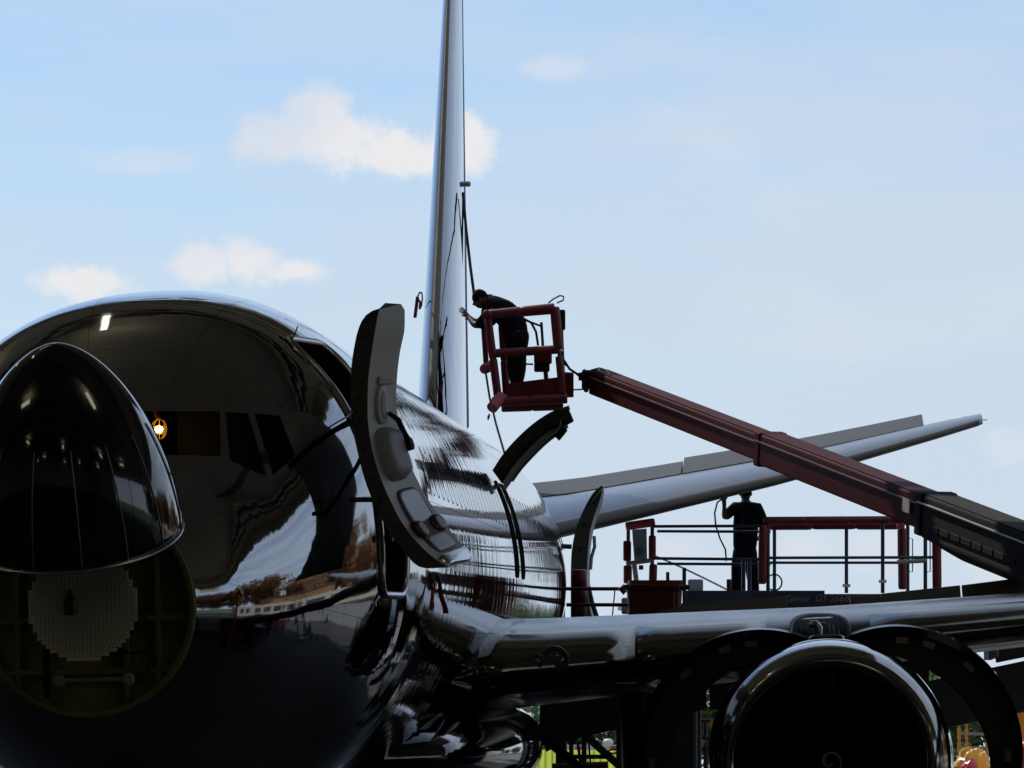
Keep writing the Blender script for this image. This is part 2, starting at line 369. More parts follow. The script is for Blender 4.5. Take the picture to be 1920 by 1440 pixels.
# right wall with a tall doorway that lets the daylight in
sw = MB(); RX = 45.0
sw.abox(RX, RX + .4, -45, 2, 0, 14); sw.abox(RX, RX + .4, 2, YB, 10.5, 14)
sw.build('side_wall', M['hwall'], hg)
MB().abox(-45.4, XB, -45.4, HY + .2, 13.6, 14).build('roof', M['hceil'], hg); MB().abox(XB, 45.4, -45.4, YB, 13.6, 14).build('roof', M['hceil'], hg)
MB().abox(-45.4, XB, HY - .4, HY, 12.3, 14).build('door_lintel', M['hwall'], hg); MB().abox(XB, 45.4, YB - .4, YB, 12.3, 14).build('door_lintel', M['hwall'], hg)
MB().abox(XB - .3, XB, YB, HY - .4, 12.3, 14).build('door_lintel', M['hwall'], hg)
for k, y in enumerate((2.5, 20, 40.5)): MB().abox(RX, RX + .5, y, y + .5, 0, 10.5).build('column', M['steel'], hg)
for k, x in enumerate((-32.5,)):
    b = MB().abox(x + .05, x + 5.3, HY - .5 + .3 * (k % 2), HY - .3 + .3 * (k % 2), 0.05, 12.2)
    for q in range(5): b.abox(x + .3 + q * 1.1, x + .42 + q * 1.1, HY - .62 + .3 * (k % 2), HY - .5 + .3 * (k % 2), .1, 12.1)
    b.build('sliding_door', M['hblue'], hg)
for k in range(13):
    y = -36 + k * 8; xr = RX if y < YB else XB - .4
    b = MB(); b.beam((-45, y, 13.2), (xr, y, 13.2), .25, .3); b.beam((-45, y, 12.4), (xr, y, 12.4), .2, .2)
    for q in range(22):
        x = -45 + q * 4.05
        if x + 4.05 > xr: break
        b.beam((x, y, 13.1), (x + 2, y, 12.45), .1, .1); b.beam((x + 2, y, 12.45), (x + 4.05, y, 13.1), .1, .1)
    b.build('roof_truss', M['steel'], hg)
tl = None
tl = MB().abox(-.11, .11, -.95, .95, 12.2, 12.3, 0).build('light_tube', M['tubelight'], None); tl.parent = hg
for k, (x, y) in enumerate(((-9, 36.5), (-6.8, 39.2), (-4.5, 42.5), (6.0, 26), (-12, 50), (-14, 24), (-24, 6), (24, 8), (0, -4), (-20, -22), (20, -24), (36, -10), (34, 20), (-34, 34), (-34, -34), (4, -36))):
    c = tl if k == 0 else clone(tl, parent=hg)
    c.location = (x, y + 10, 0); c.rotation_euler.z = 1.2 if k % 2 else 0
    if y < 30: c.scale = (5.0, 1.8, 1)  # far tubes added and oversized to brighten the hangar
# ---- far things: tree belt, container, low buildings
def leaf_crown(seed, rad, hgt, n, base):
    rnd = random.Random(seed); b = MB()
    blobs = [(Vector((rnd.uniform(-.55, .55) * rad, rnd.uniform(-.55, .55) * rad, base + hgt * rnd.uniform(.25, .85))), rad * rnd.uniform(.35, .6)) for _ in range(11)]
    for _ in range(n):
        c, r_ = rnd.choice(blobs)
        d = Vector((rnd.gauss(0, 1), rnd.gauss(0, 1), rnd.gauss(0, 1))).normalized()
        p = c + d * r_ * rnd.uniform(.55, 1.08)
        u = Vector((rnd.gauss(0, 1), rnd.gauss(0, 1), rnd.gauss(0, 1))).normalized(); v = u.orthogonal().normalized()
        s_ = rnd.uniform(.10, .26)
        b.add([p - u * s_, p + v * s_ * .6, p + u * s_, p - v * s_ * .6], [(0, 1, 2, 3)])
    return b
def trunk(base, h):
    b = MB().tube([(0, 0, 0), (.05, 0, h * .4), (0, .05, h * .8)], [.2, .14, .05], 7)
    for k in range(5):
        a = k * 1.3; b.tube([(.03, 0, h * (.3 + .08 * k)), (math.cos(a) * 1.0, math.sin(a) * 1.0, h * (.5 + .08 * k))], [.07, .02], 5)
    return b
protos = []
TRL = ['green', 'dark green', 'yellow green', 'autumn']
spots = []
rnd = random.Random(3)
for k in range(26):
    x = -10 + k * 3.0 + rnd.uniform(-.9, .9); y = 150 + rnd.uniform(-9, 9); spots.append((x, y, rnd.choice((0, 1, 2))))
for k in range(24):
    spots.append((51 + (k % 3) * 4 + rnd.uniform(-2, 2), 42 + k * 4.6 + rnd.uniform(-2, 2), 3))
tm = [MB_ for MB_ in ()]
for k, (x, y, kind) in enumerate(spots):
    gz = np.interp(y, ys, zs)
    vis = k < 26
    t = thing('tree', 'x', 'tree', (x, y, gz), 'trees beyond the apron')
    t['label'] = TRL[kind] + ' tree in the far tree belt behind the apron' if vis else 'orange-brown autumn tree behind the pale building, seen only mirrored in the nose'
    if len(protos) < 3:
        pass
    if kind not in [p_[0] for p_ in protos]:
        cr = leaf_crown(11 + kind, 2.6, 4.6, 3600, 1.2).v; mb = leaf_crown(11 + kind, 2.6, 4.6, 3600, 1.2)
        c = mb.build('crown', [M['leaf1'], M['leaf2'], M['leafy'], M['leaf3']][kind], None, recalc=False); c.parent = t
        tr = trunk(0, 5).build('trunk', M['bark'], None, smooth=60); tr.parent = t
        protos.append((kind, c, tr))
    else:
        _, c0, tr0 = [p_ for p_ in protos if p_[0] == kind][0]
        c = clone(c0, parent=t); tr = clone(tr0, parent=t)
    s_ = rnd.uniform(.74, .88) * (1.0 if vis else rnd.uniform(1.9, 2.9)); c.scale = tr.scale = (s_, s_, s_); c.rotation_euler.z = rnd.uniform(0, 6)
# buildings seen only mirrored in the nose, to the right of the hangar
bd = thing('terminal_building', 'long pale building with ochre upper storey, seen only mirrored in the nose', 'building', (43.5, 96, 0))
MB().abox(40, 47, 52, 140, 0, 3.0).build('wall', mat('pale_wall', (.70, .60, .44), .8, 0, .1, .4), bd)
MB().abox(40.6, 46.4, 66, 84, 3.0, 4.6).build('upper_storey', mat('ochre_wall', (.36, .20, .09), .8, 0, .4, .5), bd)
MB().abox(40.4, 46.6, 65.8, 84.2, 4.6, 4.8).build('roof', M['steel'], bd)
wp = None
for k in range(22):
    if wp is None: wp = MB().abox(39.93, 40.0, 54, 55.6, .9, 2.3).build('window', M['hblue'], bd)
    else: clone(wp, (0, k * 3.4, 0))
def trolley(x, y, h, m, label, w_=.9):
    t = thing('tool_trolley', label, 'trolley', (x, y, 0))
    MB().abox(x - w_, x + w_, y - .45, y + .45, .25, h).build('cabinet', m, t, bevel=.03)
    for q in range(3): MB().abox(x - w_ + .05, x + w_ - .05, y - .475, y - .455, .3 + q * (h - .4) / 3, .25 + (q + .9) * (h - .4) / 3).build('drawer', M['grey'], t, bevel=.006)
    for qx in (-w_ + .12, w_ - .12):
        for qy in (-.35, .35): MB().lathe((x + qx, y + qy, .11), (0, 1, 0), [(-.03, .03), (-.03, .11), (.03, .11), (.03, .03)], 14).build('wheel', M['tyre'], t, smooth=40)
trolley(8.6, 40.2, 1.5, M['bluerail'], 'dark blue tool trolley on the hangar floor, seen mirrored in the nose')
trolley(12.2, 43.5, 2.1, M['dark'], 'tall black tool trolley outside the hangar, seen mirrored in the nose', 1.2)
trolley(15.5, 48.0, 1.2, M['binred'], 'low red tool trolley outside the hangar, seen mirrored in the nose', .8)
stt = thing('maintenance_stair', 'dark wheeled maintenance stair outside the hangar, seen mirrored in the nose', 'stair', (10.5, 47, 0))
for k in range(9): MB().abox(10 + k * .28, 10.28 + k * .28, 46.5, 47.5, .2 + k * .28, .24 + k * .28).build('tread', M['aludull'], stt)
for y in (46.48, 47.52):
    MB().beam((9.9, y, .1), (12.6, y, 2.7), .05, .16).build('stringer', M['dark'], stt); tube('handrail', [(9.9, y, 1.1), (12.5, y, 3.7), (13.6, y, 3.7)], .03, M['bluerail'], stt)
    for x in (12.5, 13.6): tube('post', [(x, y, .1), (x, y, 3.7)], .04, M['dark'], stt)
MB().abox(12.5, 13.6, 46.5, 47.5, 2.62, 2.68).build('landing', M['dark'], stt)
jk = thing('jack_stand', 'slim red jack post with a dark hook head, seen mirrored in the nose', 'stand', (7.0, 36.6, 0))
tube('column', [(7, 36.6, 0.05), (7, 36.6, 3.6)], .13, M['plor'], jk); tube('hook', [(7, 36.6, 3.6), (7, 36.6, 4.0), (6.4, 36.6, 4.25), (5.9, 36.6, 3.7)], .10, M['dark'], jk)
MB().lathe((7, 36.6, 0), (0, 0, 1), [(.02, .6), (.06, .6), (.2, .14)], 20).build('foot', M['dark'], jk)
# ================================================================== AIRPLANE
air = thing('airplane', 'large jet airliner with mirror-polished body, nose cone swung up and front door open', 'airplane', mtx=MA @ Matrix.Translation((-16, 0, -ZC)))
SPACE[air.name] = air.matrix_world.inverted()
# shading coordinates along the body axis need an origin on the axis: parts keep their own object space, so shift by hand
S_ = [1.15, 1.6, 2.2, 2.6, 3.0, 3.5, 4.0, 5.0, 6.0, 7.0, 24.0, 26.0, 28.0, 30.0, 33.0, 36.0, 38.6]
T_ = [.27, .50, .75, 1.00, 1.27, 1.55, 1.74, 1.89, 1.97, 2.0, 2.0, 2.0, 2.0, 1.98, 1.94, 1.85, 1.55]
B_ = [-1.17, -1.42, -1.62, -1.72, -1.80, -1.87, -1.92, -1.98, -2.01, -2.01, -2.01, -1.98, -1.80, -1.40, -.6, .3, .95]
Wd = [.72, .98, 1.22, 1.35, 1.47, 1.59, 1.69, 1.81, 1.87, 1.88, 1.88, 1.88, 1.83, 1.68, 1.25, .75, .22]
Z_ = [-.45, -.42, -.37, -.32, -.26, -.20, -.13, -.05, 0, 0, 0, 0, .05, .2, .55, 1.0, 1.25]
def sect(s):
    return interp(S_, Wd, s), interp(S_, T_, s), interp(S_, B_, s), interp(S_, Z_, s)
def sq_e(s): return 2.0 + .32 * math.exp(-((s - 4.2) / 1.5) ** 2)
def fus(s, th):
    w_, t_, b_, z_ = sect(s); c, q = math.cos(th), math.sin(th)
    e = sq_e(s) if q > 0 else 2.0
    p = w_ * math.copysign(abs(c) ** (2 / e), c); z = z_ + (t_ - z_ if q > 0 else z_ - b_) * math.copysign(abs(q) ** (2 / e), q)
    return p, z
def th_of_z(s, z):
    w_, t_, b_, z_ = sect(s)
    k = max(-1, min(1, (z - z_) / (t_ - z_ if z > z_ else z_ - b_)))
    if k > 0: k = k ** (sq_e(s) / 2)
    return math.asin(k)
NT = 240
ss = list(np.arange(1.15, 3.9, .05)) + list(np.arange(3.9, 5.0, .05)) + list(np.arange(5.0, 26.0, .25)) + list(np.arange(26.0, 38.61, .3)) + [38.6]
fm = MB(); fm.loft([[A(s, *fus(s, 2 * math.pi * j / NT)) for j in range(NT)] for s in ss])
MAI = MA.inverted()
CF = math.cos(TH); SF = math.sin(TH)
def project(p):
    x, y, z = p.x, p.y, p.z - CAMZ; D = y * CF + z * SF; u = -y * SF + z * CF
    return 960 + F * x / D, 720 - F * u / D
full_bvh = BVHTree.FromPolygons(fm.v, fm.f)
cam_o = Vector((0, 0, CAMZ))
def hit(px, py, bvh=None, off=0.0):
    d = (W(px, py, 30) - cam_o).normalized(); r_ = (bvh or full_bvh).ray_cast(cam_o, d, 200)
    if r_[0] is None: return None
    n = r_[1]
    if n.dot(d) > 0: n = -n
    return r_[0] + n * off
def inpoly(x, y, P):
    c = False; j = len(P) - 1
    for i in range(len(P)):
        if (P[i][1] > y) != (P[j][1] > y) and x < (P[j][0] - P[i][0]) * (y - P[i][1]) / (P[j][1] - P[i][1]) + P[i][0]: c = not c
        j = i
    return c
# cockpit panes, traced on the surface
panes = [[(262, 771), (412, 771), (414, 855), (262, 852)], [(423, 773), (465, 775), (500, 894), (431, 863)], [(477, 775), (524, 780), (554, 853), (512, 891)]]
bm = bmesh.new(); vs_ = [bm.verts.new(q) for q in fm.v]
for f_ in fm.f: bm.faces.new([vs_[i] for i in f_])
for P in panes:
    x0 = min(p_[0] for p_ in P) - 25; x1 = max(p_[0] for p_ in P) + 25; y0 = min(p_[1] for p_ in P) - 25; y1 = max(p_[1] for p_ in P) + 25
    for i in range(len(P)):
        a, b = W(*P[i], 30) - cam_o, W(*P[(i + 1) % len(P)], 30) - cam_o
        fs = []
        for f_ in bm.faces:
            c = f_.calc_center_median()
            if c.y > 36: continue
            px, py = project(c)
            if x0 < px < x1 and y0 < py < y1: fs.append(f_)
        gm_ = set(fs) | {e for f_ in fs for e in f_.edges} | {v for f_ in fs for v in f_.verts}
        bmesh.ops.bisect_plane(bm, geom=list(gm_), plane_co=cam_o, plane_no=a.cross(b).normalized(), dist=1e-6)
bm.verts.index_update(); fm.v = [v.co.copy() for v in bm.verts]; fm.f = [tuple(v.index for v in f_.verts) for f_ in bm.faces]; bm.free()
keep = []
for f_ in fm.f:
    c = sum((fm.v[q] for q in f_), Vector()) / len(f_); l = MAI @ c; s = -l.x; ok = True
    if 3.95 < s < 4.80 and l.y > 0 and -.37 < l.z < 1.46: ok = False
    elif l.y > 0 and -.05 < l.z < .88 and (16.95 < s < 17.3 or 17.95 < s < 18.3): ok = False
    elif s < 3.6 and l.y > -0.5 and l.z > 0.2:
        px, py = project(c)
        if any(inpoly(px, py, P) for P in panes): ok = False
    keep.append(ok)
fm.f = [f_ for f_, k in zip(fm.f, keep) if k]; fm.m = [0] * len(fm.f)
# fuselage object space = body axis space (x = -s)
def build_axis(mb, name, m, parent, **kw):
    o = mb.build(name, m, None, **kw)
    o.data.transform(MAI); o.parent = parent; o.matrix_basis = Matrix.Translation((16, 0, ZC)); SPACE[o.name] = MAI
    return o
fus_o = build_axis(fm, 'fuselage', M['skin'], air, smooth=180, recalc=True, weld=True)
# cap the tail cone
build_axis(MB().ball(A(38.55, 0, 1.25), .24, 16), 'tail_cone', M['dark'], air, smooth=180)
def on_poly(P, off, sub=5, mi=0):
    bm = bmesh.new(); vs = [bm.verts.new((x, y, 0)) for x, y in P]; bm.faces.new(vs)
    bmesh.ops.triangulate(bm, faces=bm.faces); bmesh.ops.subdivide_edges(bm, edges=bm.edges, cuts=sub, use_grid_fill=True)
    o_v = []; 
    for v in bm.verts:
        h = hit(v.co.x, v.co.y, off=off); o_v.append(h)
    bm.verts.index_update(); fs = [tuple(v.index for v in f_.verts) for f_ in bm.faces if all(o_v[v.index] is not None for v in f_.verts)]
    mb = MB(); mb.add([h if h is not None else Vector((0, 0, 0)) for h in o_v], fs, mi); bm.free(); return mb
def outline(P, width, off, closed=True):
    """raised strip that follows a pixel polygon on the body"""
    Q = []
    n = len(P)
    for i in range(n if closed else n - 1):
        a = P[i]; b = P[(i + 1) % n]
        for k in range(10): t = k / 10; Q.append((a[0] * (1 - t) + b[0] * t, a[1] * (1 - t) + b[1] * t))
    pts = [hit(x, y, off=off) for x, y in Q]; pts = [p for p in pts if p is not None]
    if closed: pts = pts + [pts[0]]
    return MB().tube(pts, width, 6)
M['winframe'] = mat('window_frame', (.030, .027, .022), .4, .5)
for P in panes:
    cw = build_axis(on_poly(P, .004), 'cockpit_window', M['glass'], fus_o, smooth=60)
    build_axis(outline(P, .020, .0), 'window_frame', M['winframe'], fus_o, smooth=60)
# cockpit interior: a dark ceiling panel and lamp
lamp = thing('work_lamp', 'lit yellow bulb in a wire cage hanging in the cockpit window', 'lamp', W(298, 803, 34.3))
lc = W(298, 805, 34.3)
MB().ball(lc, .028, 14).build('bulb', M['bulb'], lamp, smooth=180)
cg = MB()
for k in range(8):
    a = k * math.pi / 4
    cg.tube([lc + Vector((math.cos(a) * math.sin(t) * .055, math.sin(a) * math.sin(t) * .055, math.cos(t) * .072)) for t in np.linspace(.15, 3.0, 10)], .0028, 5)
for zz, rr in ((-.03, .05), (.02, .053)): cg.tube([lc + Vector((math.cos(a) * rr, math.sin(a) * rr, zz)) for a in np.linspace(0, 6.283, 17)], .0028, 5)
cg.build('cage', M['yellow'], lamp, smooth=180)
tube('handle', [lc + Vector((0, 0, .07)), lc + Vector((-.03, 0, .14))], .017, M['orange'], lamp)
tube('cord', [lc + Vector((-.03, 0, .14)), lc + Vector((-.05, .1, .26)), lc + Vector((-.2, .3, .2))], .005, M['black'], lamp)
# ---- cabin windows
def win_mesh(s0, zc, hw, hh, inner, outer_off):
    mb = MB(); n = 24
    ringpts = []
    for k in range(n):
        a = 2 * math.pi * k / n; c, q = math.cos(a), math.sin(a); e = 3.0
        ringpts.append((hw * math.copysign(abs(c) ** (2 / e), c), hh * math.copysign(abs(q) ** (2 / e), q)))
    def pt(dx, dz, off):
        th = th_of_z(s0, zc + dz); p, z = fus(s0, th); nrm = Vector((0, math.cos(th) / 1.88, math.sin(th) / 2.0)).normalized()
        return A(s0 + dx, p, z) + (MA.to_3x3() @ nrm) * off
    o1 = [pt(x * 1.10, z * 1.05, .0006) for x, z in ringpts]; o2 = [pt(x * 1.02, z * 1.01, .0016) for x, z in ringpts]; i1 = [pt(x * (inner + .06), z * (inner + .08), .0006) for x, z in ringpts]
    mb.loft([o1, o2, i1], mi=0)
    k0 = len(mb.v); mb.v += i1 + [pt(x * .5, z * .5, .0010) for x, z in ringpts] + [pt(0, 0, .001)]
    for j in range(n):
        mb.f.append((k0 + j, k0 + (j + 1) % n, k0 + n + (j + 1) % n, k0 + n + j)); mb.m.append(1)
        mb.f.append((k0 + n + j, k0 + n + (j + 1) % n, k0 + 2 * n)); mb.m.append(1)
    return mb
M['pane'] = mat('cabin_pane', (.28, .30, .34), .02, 1.0)
w0 = build_axis(win_mesh(7.5, .60, .125, .175, .88, .004), 'cabin_window', [M['black'], M['pane']], fus_o, smooth=60)
w0.matrix_basis = Matrix(); base_s = 7.5
k = 0; s = 6.6
while s < 27.6:
    if not (16.7 < s < 17.5 or 17.8 < s < 18.5):
        if k == 0: w0.location = (-(s - base_s), 0, 0)
        else: clone(w0, (-(s - base_s), 0, 0), fus_o)
        k += 1
    s += .508
# overwing exits: frames
def open_frame(s0, s1, z0, z1, rr, name, m, wd=.03):
    pts = []
    def corner(cs, cz, a0):
        for q in range(7):
            a = a0 + q * math.pi / 12
            pts.append((cs + rr * math.cos(a), cz + rr * math.sin(a)))
    corner(s1 - rr, z1 - rr, 0)
    for t in np.linspace(.1, .9, 5): pass
    corner(s0 + rr, z1 - rr, math.pi / 2)
    left = [(s0, z1 - rr + (z0 + rr - z1 + rr) * t) for t in np.linspace(.06, .94, 14)]; pts += left
    corner(s0 + rr, z0 + rr, math.pi); corner(s1 - rr, z0 + rr, 1.5 * math.pi)
    pts += [(s1, z0 + rr + (z1 - rr - z0 - rr) * t) for t in np.linspace(.06, .94, 14)]
    pts.append(pts[0]); P3 = []
    for (s, z) in pts:
        th = th_of_z(s, z); p, zz = fus(s, th); P3.append(A(s, p + .004, zz))
    return build_axis(MB().tube(P3, wd, 8), name, m, air, smooth=60)
for s0 in (16.9, 17.9): open_frame(s0 + .05, s0 + .4, -.05, .88, .12, 'exit_frame', M['black'], .010)
open_frame(3.95, 4.80, -.37, 1.46, .16, 'door_frame', M['alu'], .030)
# inside of the front doorway: a dark vestibule box with a sill
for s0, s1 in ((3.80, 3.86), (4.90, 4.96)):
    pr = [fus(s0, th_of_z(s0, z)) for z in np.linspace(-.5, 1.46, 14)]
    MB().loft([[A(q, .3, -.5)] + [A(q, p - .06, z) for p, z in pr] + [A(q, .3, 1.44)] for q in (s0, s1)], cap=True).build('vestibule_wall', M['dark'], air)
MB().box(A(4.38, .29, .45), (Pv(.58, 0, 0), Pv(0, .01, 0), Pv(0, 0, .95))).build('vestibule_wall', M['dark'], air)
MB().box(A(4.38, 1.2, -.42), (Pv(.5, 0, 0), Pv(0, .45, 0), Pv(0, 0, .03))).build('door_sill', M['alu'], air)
# barrier strap across the doorway
sp_ = MB().tube([A(3.98, 1.74, .03), A(4.4, 1.80, .02), A(4.78, 1.84, .03)], .016, 8); sp_.build('safety_strap', M['darkred'], air, smooth=60)
for q in (4.03, 4.72): MB().box(A(q, 1.80 + (q - 4.4) * .12, .03), (Pv(.04, 0, 0), Pv(0, .012, 0), Pv(0, 0, .025))).build('strap_buckle', M['labelw'], air)
# ---- bulkhead and its fittings
bk = MB(); n = 72
rg = [[A(1.16, *fus(1.16, 2 * math.pi * j / n)) for j in range(n)]]
def shrink(s, f_):
    o = []
    for j in range(n):
        p, z = fus(1.16, 2 * math.pi * j / n); o.append(A(s, p * f_, -.45 + (z + .45) * f_))
    return o
bk.loft([shrink(1.16, 1.0), shrink(1.13, .97), shrink(1.13, .93), shrink(1.22, .91), shrink(1.24, .5), shrink(1.24, .001)])
bulk = bk.build('bulkhead', M['olive'], air, smooth=30)
for k, (p0, z0, p1, z1) in enumerate([(-.60, -.08, .60, -.08), (-.66, -.52, .66, -.52), (-.60, -.86, .60, -.86), (-.46, -1.0, -.46, .02), (.46, -1.0, .46, .02), (.25, -1.05, .25, .1), (-.25, -1.05, -.25, .1)]):
    MB().beam(A(1.20, p0, z0), A(1.20, p1, z1), .035, .05, up=Pv(-1, 0, 0)).build('stiffener', M['olive'], bulk, bevel=.004)
# flat radar plate: rows of slotted wave guides, steps round its rim
CX, CZ = .01, -.435
pl_ = MB(); rows = 26; rr = .355
for k in range(rows):
    z = -rr + (k + .5) * 2 * rr / rows
    wd = math.floor(math.sqrt(max(0, rr * rr - z * z)) / .027 + .4) * .027
    if wd <= 0: continue
    pl_.box(A(.92, CX, CZ + z), (Pv(.012, 0, 0), Pv(0, wd, 0), Pv(0, 0, rr / rows - .0012)))
ant = pl_.build('radar_antenna', M['tan'], air)
sl = MB()
for k in range(rows):
    z = -rr + (k + .5) * 2 * rr / rows; q = -.33
    while q < .34:
        if q * q + z * z < (rr - .02) ** 2: sl.box(A(.9065, CX + q + (k % 2) * .006, CZ + z), (Pv(.001, 0, 0), Pv(0, .0022, 0), Pv(0, 0, .007)))
        q += .027
so = sl.build('antenna_slots', M['dark'], ant); so['kind'] = 'stuff'
fd = MB(); prof = [(-.075, .002), (-.05, .020), (0, .038), (.06, .046), (.085, .040), (.09, .01)]
fd.loft([[A(.90, CX - .075 + x * wdt, CZ + .03 - d) for x in (-1, -.5, .5, 1)] + [A(.885, CX - .075 + x * wdt, CZ + .03 - d) for x in (.5, -.5)] for d, wdt in prof], cap=True)
fd.build('antenna_feed', M['darkred'], ant)
tube('antenna_mount', [A(.93, CX, CZ), A(1.23, CX, CZ)], .09, M['dark'], air, 20)
tr_o = tube('torque_tube', [A(1.10, -.18, -.915), A(1.10, .27, -.915)], .015, M['grey'], air, 12)
for q in (-.18, .27):
    MB().lathe(A(1.10, q, -.915), Pv(1, 0, 0), [(-.02, 0), (-.02, .03), (-.012, .042), (.02, .042), (.03, 0)], 20).build('end_fitting', M['grey'], tr_o, smooth=30)
tube('conduit', [A(1.17, -.27, -.70), A(1.15, -.27, -.95), A(1.14, -.26, -1.02)], .022, M['black'], bulk)
tube('cable_loop', [A(1.15, .30 + .13 * math.cos(a), -.62 + .13 * math.sin(a)) for a in np.linspace(-2.6, 1.3, 16)], .007, M['black'], bulk)
for (q, z) in ((.33, -.14), (.38, -.14), (.36, -.80), (.40, -.86), (.38, -.93), (.44, -.78)):
    MB().lathe(A(1.14, q, z), Pv(-1, 0, 0), [(-.03, .02), (.01, .02), (.015, .012)], 12).build('bulkhead_fitting', M['dark'], bulk, smooth=30)
# ---- radome, hinged up
AL = R(68); fw = Pv(-1, 0, 0); up = Pv(0, 0, 1); pt_ = Pv(0, 1, 0)
H = A(1.12, 0, .30); rc = H + (fw * math.sin(AL) - up * math.cos(AL)) * .72
ax = (fw * math.cos(AL) + up * math.sin(AL)).normalized(); bx = ax.cross(pt_).normalized()
LR = 1.26; prof = []
for k in range(40):
    t = (k / 39) ** 1.6; prof.append((LR * (1 - t), .725 * (1 - (1 - t) ** 1.75) ** .60))
rm = MB(); rm.loft([[rc + ax * d + (pt_ * math.cos(a) + bx * math.sin(a)) * max(r_, 1e-4) for a in np.linspace(0, 2 * math.pi, 97)[:-1]] for d, r_ in prof])
rad = rm.build('radome', [M['navy'], M['olive']], air, smooth=180, recalc=True, solid=.014)
rad.modifiers['solid'].material_offset = 0
tube('radome_rim', [rc + (pt_ * math.cos(a) + bx * math.sin(a)) * .722 - ax * .004 for a in np.linspace(0, 2 * math.pi, 65)], .011, M['alu'], air, 8)
for k in range(7):
    a = math.atan2(bx.dot(fw), 0) * 0 + R(-90 + (k - 3) * 24 + 14)
    sgn = 1 if bx.dot(fw) < 0 else -1
    def rp(t):
        d = LR * (1 - t); r_ = .725 * (1 - (1 - t) ** 1.75) ** .60 + .003
        return rc + ax * d + (pt_ * math.cos(a) + bx * math.sin(a) * sgn) * r_
    tube('diverter_strip', [rp(t) for t in np.linspace(.42, .985, 16)], .0042, M['aludull'], rad, 6)
for q in (-.35, .35): tube('hold_open_rod', [A(1.15, q, -.1), rc + pt_ * q * 1.3 - fw * 0.05 - up * .0], .012, M['alu'], air)
# ---- forward door
def slab(E, Fc, G, D0_, D1_, n=40):
    e = smooth_poly(E, n); f_ = smooth_poly(Fc, n); g_ = smooth_poly(G, n)
    e3 = [W(x, y, D0_) for x, y in e]; f3 = [W(x, y, D0_ + .01) for x, y in f_]; g3 = [W(x, y, D1_) for x, y in g_]
    h3 = [a + (c - b) for a, b, c in zip(e3, f3, g3)]
    return e3, f3, g3, h3
E = [(712, 580), (697, 583), (678, 602), (666, 640), (658, 700), (657, 750), (661, 800), (671, 850), (684, 900), (704, 950), (731, 1000), (762, 1040), (784, 1062), (800, 1066)]
Fc = [(722, 568), (712, 578), (706, 605), (697, 660), (690, 720), (689, 770), (695, 830), (708, 880), (728, 930), (757, 985), (795, 1030), (828, 1056), (842, 1064)]
G = [(752, 570), (759, 582), (759, 610), (750, 660), (745, 700), (743, 740), (746, 785), (755, 830), (771, 875), (796, 925), (829, 975), (860, 1014), (880, 1040), (882, 1052)]
e3, f3, g3, h3 = slab(E, Fc, G, 34.3, 35.1)
d = MB(); d.loft([e3, h3], closed=False, mi=1); d.loft([f3, e3], closed=False, mi=0); d.loft([g3, f3], closed=False, mi=2); d.loft([h3, g3], closed=False, mi=0)
d.add([e3[0], f3[0], g3[0], h3[0]], [(0, 1, 2, 3)], 0); d.add([e3[-1], f3[-1], g3[-1], h3[-1]], [(3, 2, 1, 0)], 3)
door = d.build('entry_door', [M['edge'], M['doorskin'], M['liner'], M['alu']], air, smooth=40, weld=True)
def dp(u, v, h=0.0):
    """point on the lining: u across, v down (0..1), h proud of it"""
    k = v * (len(f3) - 1); i = min(int(k), len(f3) - 2); t = k - i
    a = f3[i].lerp(f3[i + 1], t); b = g3[i].lerp(g3[i + 1], t)
    tv = (f3[i + 1] - f3[i]).lerp(g3[i + 1] - g3[i], u).normalized(); uv = (b - a).normalized(); nn = tv.cross(uv).normalized()
    if nn.y > 0: nn = -nn
    return a.lerp(b, u) + nn * h
def dpatch(u0, u1, v0, v1, h0, h1, name, m, parent, sq=4.0, rings=1, nv=28, bevel=.3):
    """raised rounded-rectangle panel on the lining"""
    mb = MB(); uc, vc, hu, hv = (u0 + u1) / 2, (v0 + v1) / 2, (u1 - u0) / 2, (v1 - v0) / 2
    def ring(f_, h):
        o = []
        for k in range(nv):
            a = 2 * math.pi * k / nv; c, q = math.cos(a), math.sin(a)
            o.append(dp(uc + hu * f_ * math.copysign(abs(c) ** (2 / sq), c), vc + hv * f_ * math.copysign(abs(q) ** (2 / sq), q), h))
        return o
    mb.loft([ring(1.0, h0), ring(1.0 - bevel * .12, h1 * .8 + h0 * .2), ring(1 - bevel * .35, h1), ring(.5, h1), ring(.01, h1)])
    return mb.build(name, m, parent, smooth=50)
dpatch(.30, .86, .262, .292, .002, .012, 'placard', M['labelred'], door, 12)
dpatch(.25, .62, .29, .43, .0, .022, 'window_surround', M['liner'], door, 2.6)
dpatch(.36, .55, .31, .41, .0225, .026, 'window_pane', M['dark'], door, 2.6)
dpatch(.14, .84, .44, .635, .0, .085, 'slide_pack', M['grey'], door, 4.0, bevel=1.2)
tube('door_handle', [dp(.60, .395, .03), dp(.72, .42, .06), dp(.80, .47, .07), dp(.78, .53, .10)], [.016, .02, .02, .028], M['black'], door, 10)
MB().tube([dp(.76, .52, .02), dp(.76, .52, .12)], .045, 16).build('handle_hub', M['black'], door, smooth=40)
dpatch(.20, .86, .665, .935, .0, .014, 'lower_liner', M['edge'], door, 6)
dpatch(.25, .80, .675, .80, .015, .018, 'viewing_panel', M['aludull'], door, 5)
dpatch(.25, .80, .86, .925, .015, .018, 'viewing_panel', M['aludull'], door, 5)
dpatch(.12, .34, .79, .86, .018, .05, 'red_cover', M['darkred'], door, 2.5, bevel=1)
dpatch(.62, .92, .79, .86, .018, .05, 'red_cover', M['darkred'], door, 2.5, bevel=1)
dpatch(.06, .96, .945, .995, .0, .03, 'door_gate', M['alu'], door, 10)
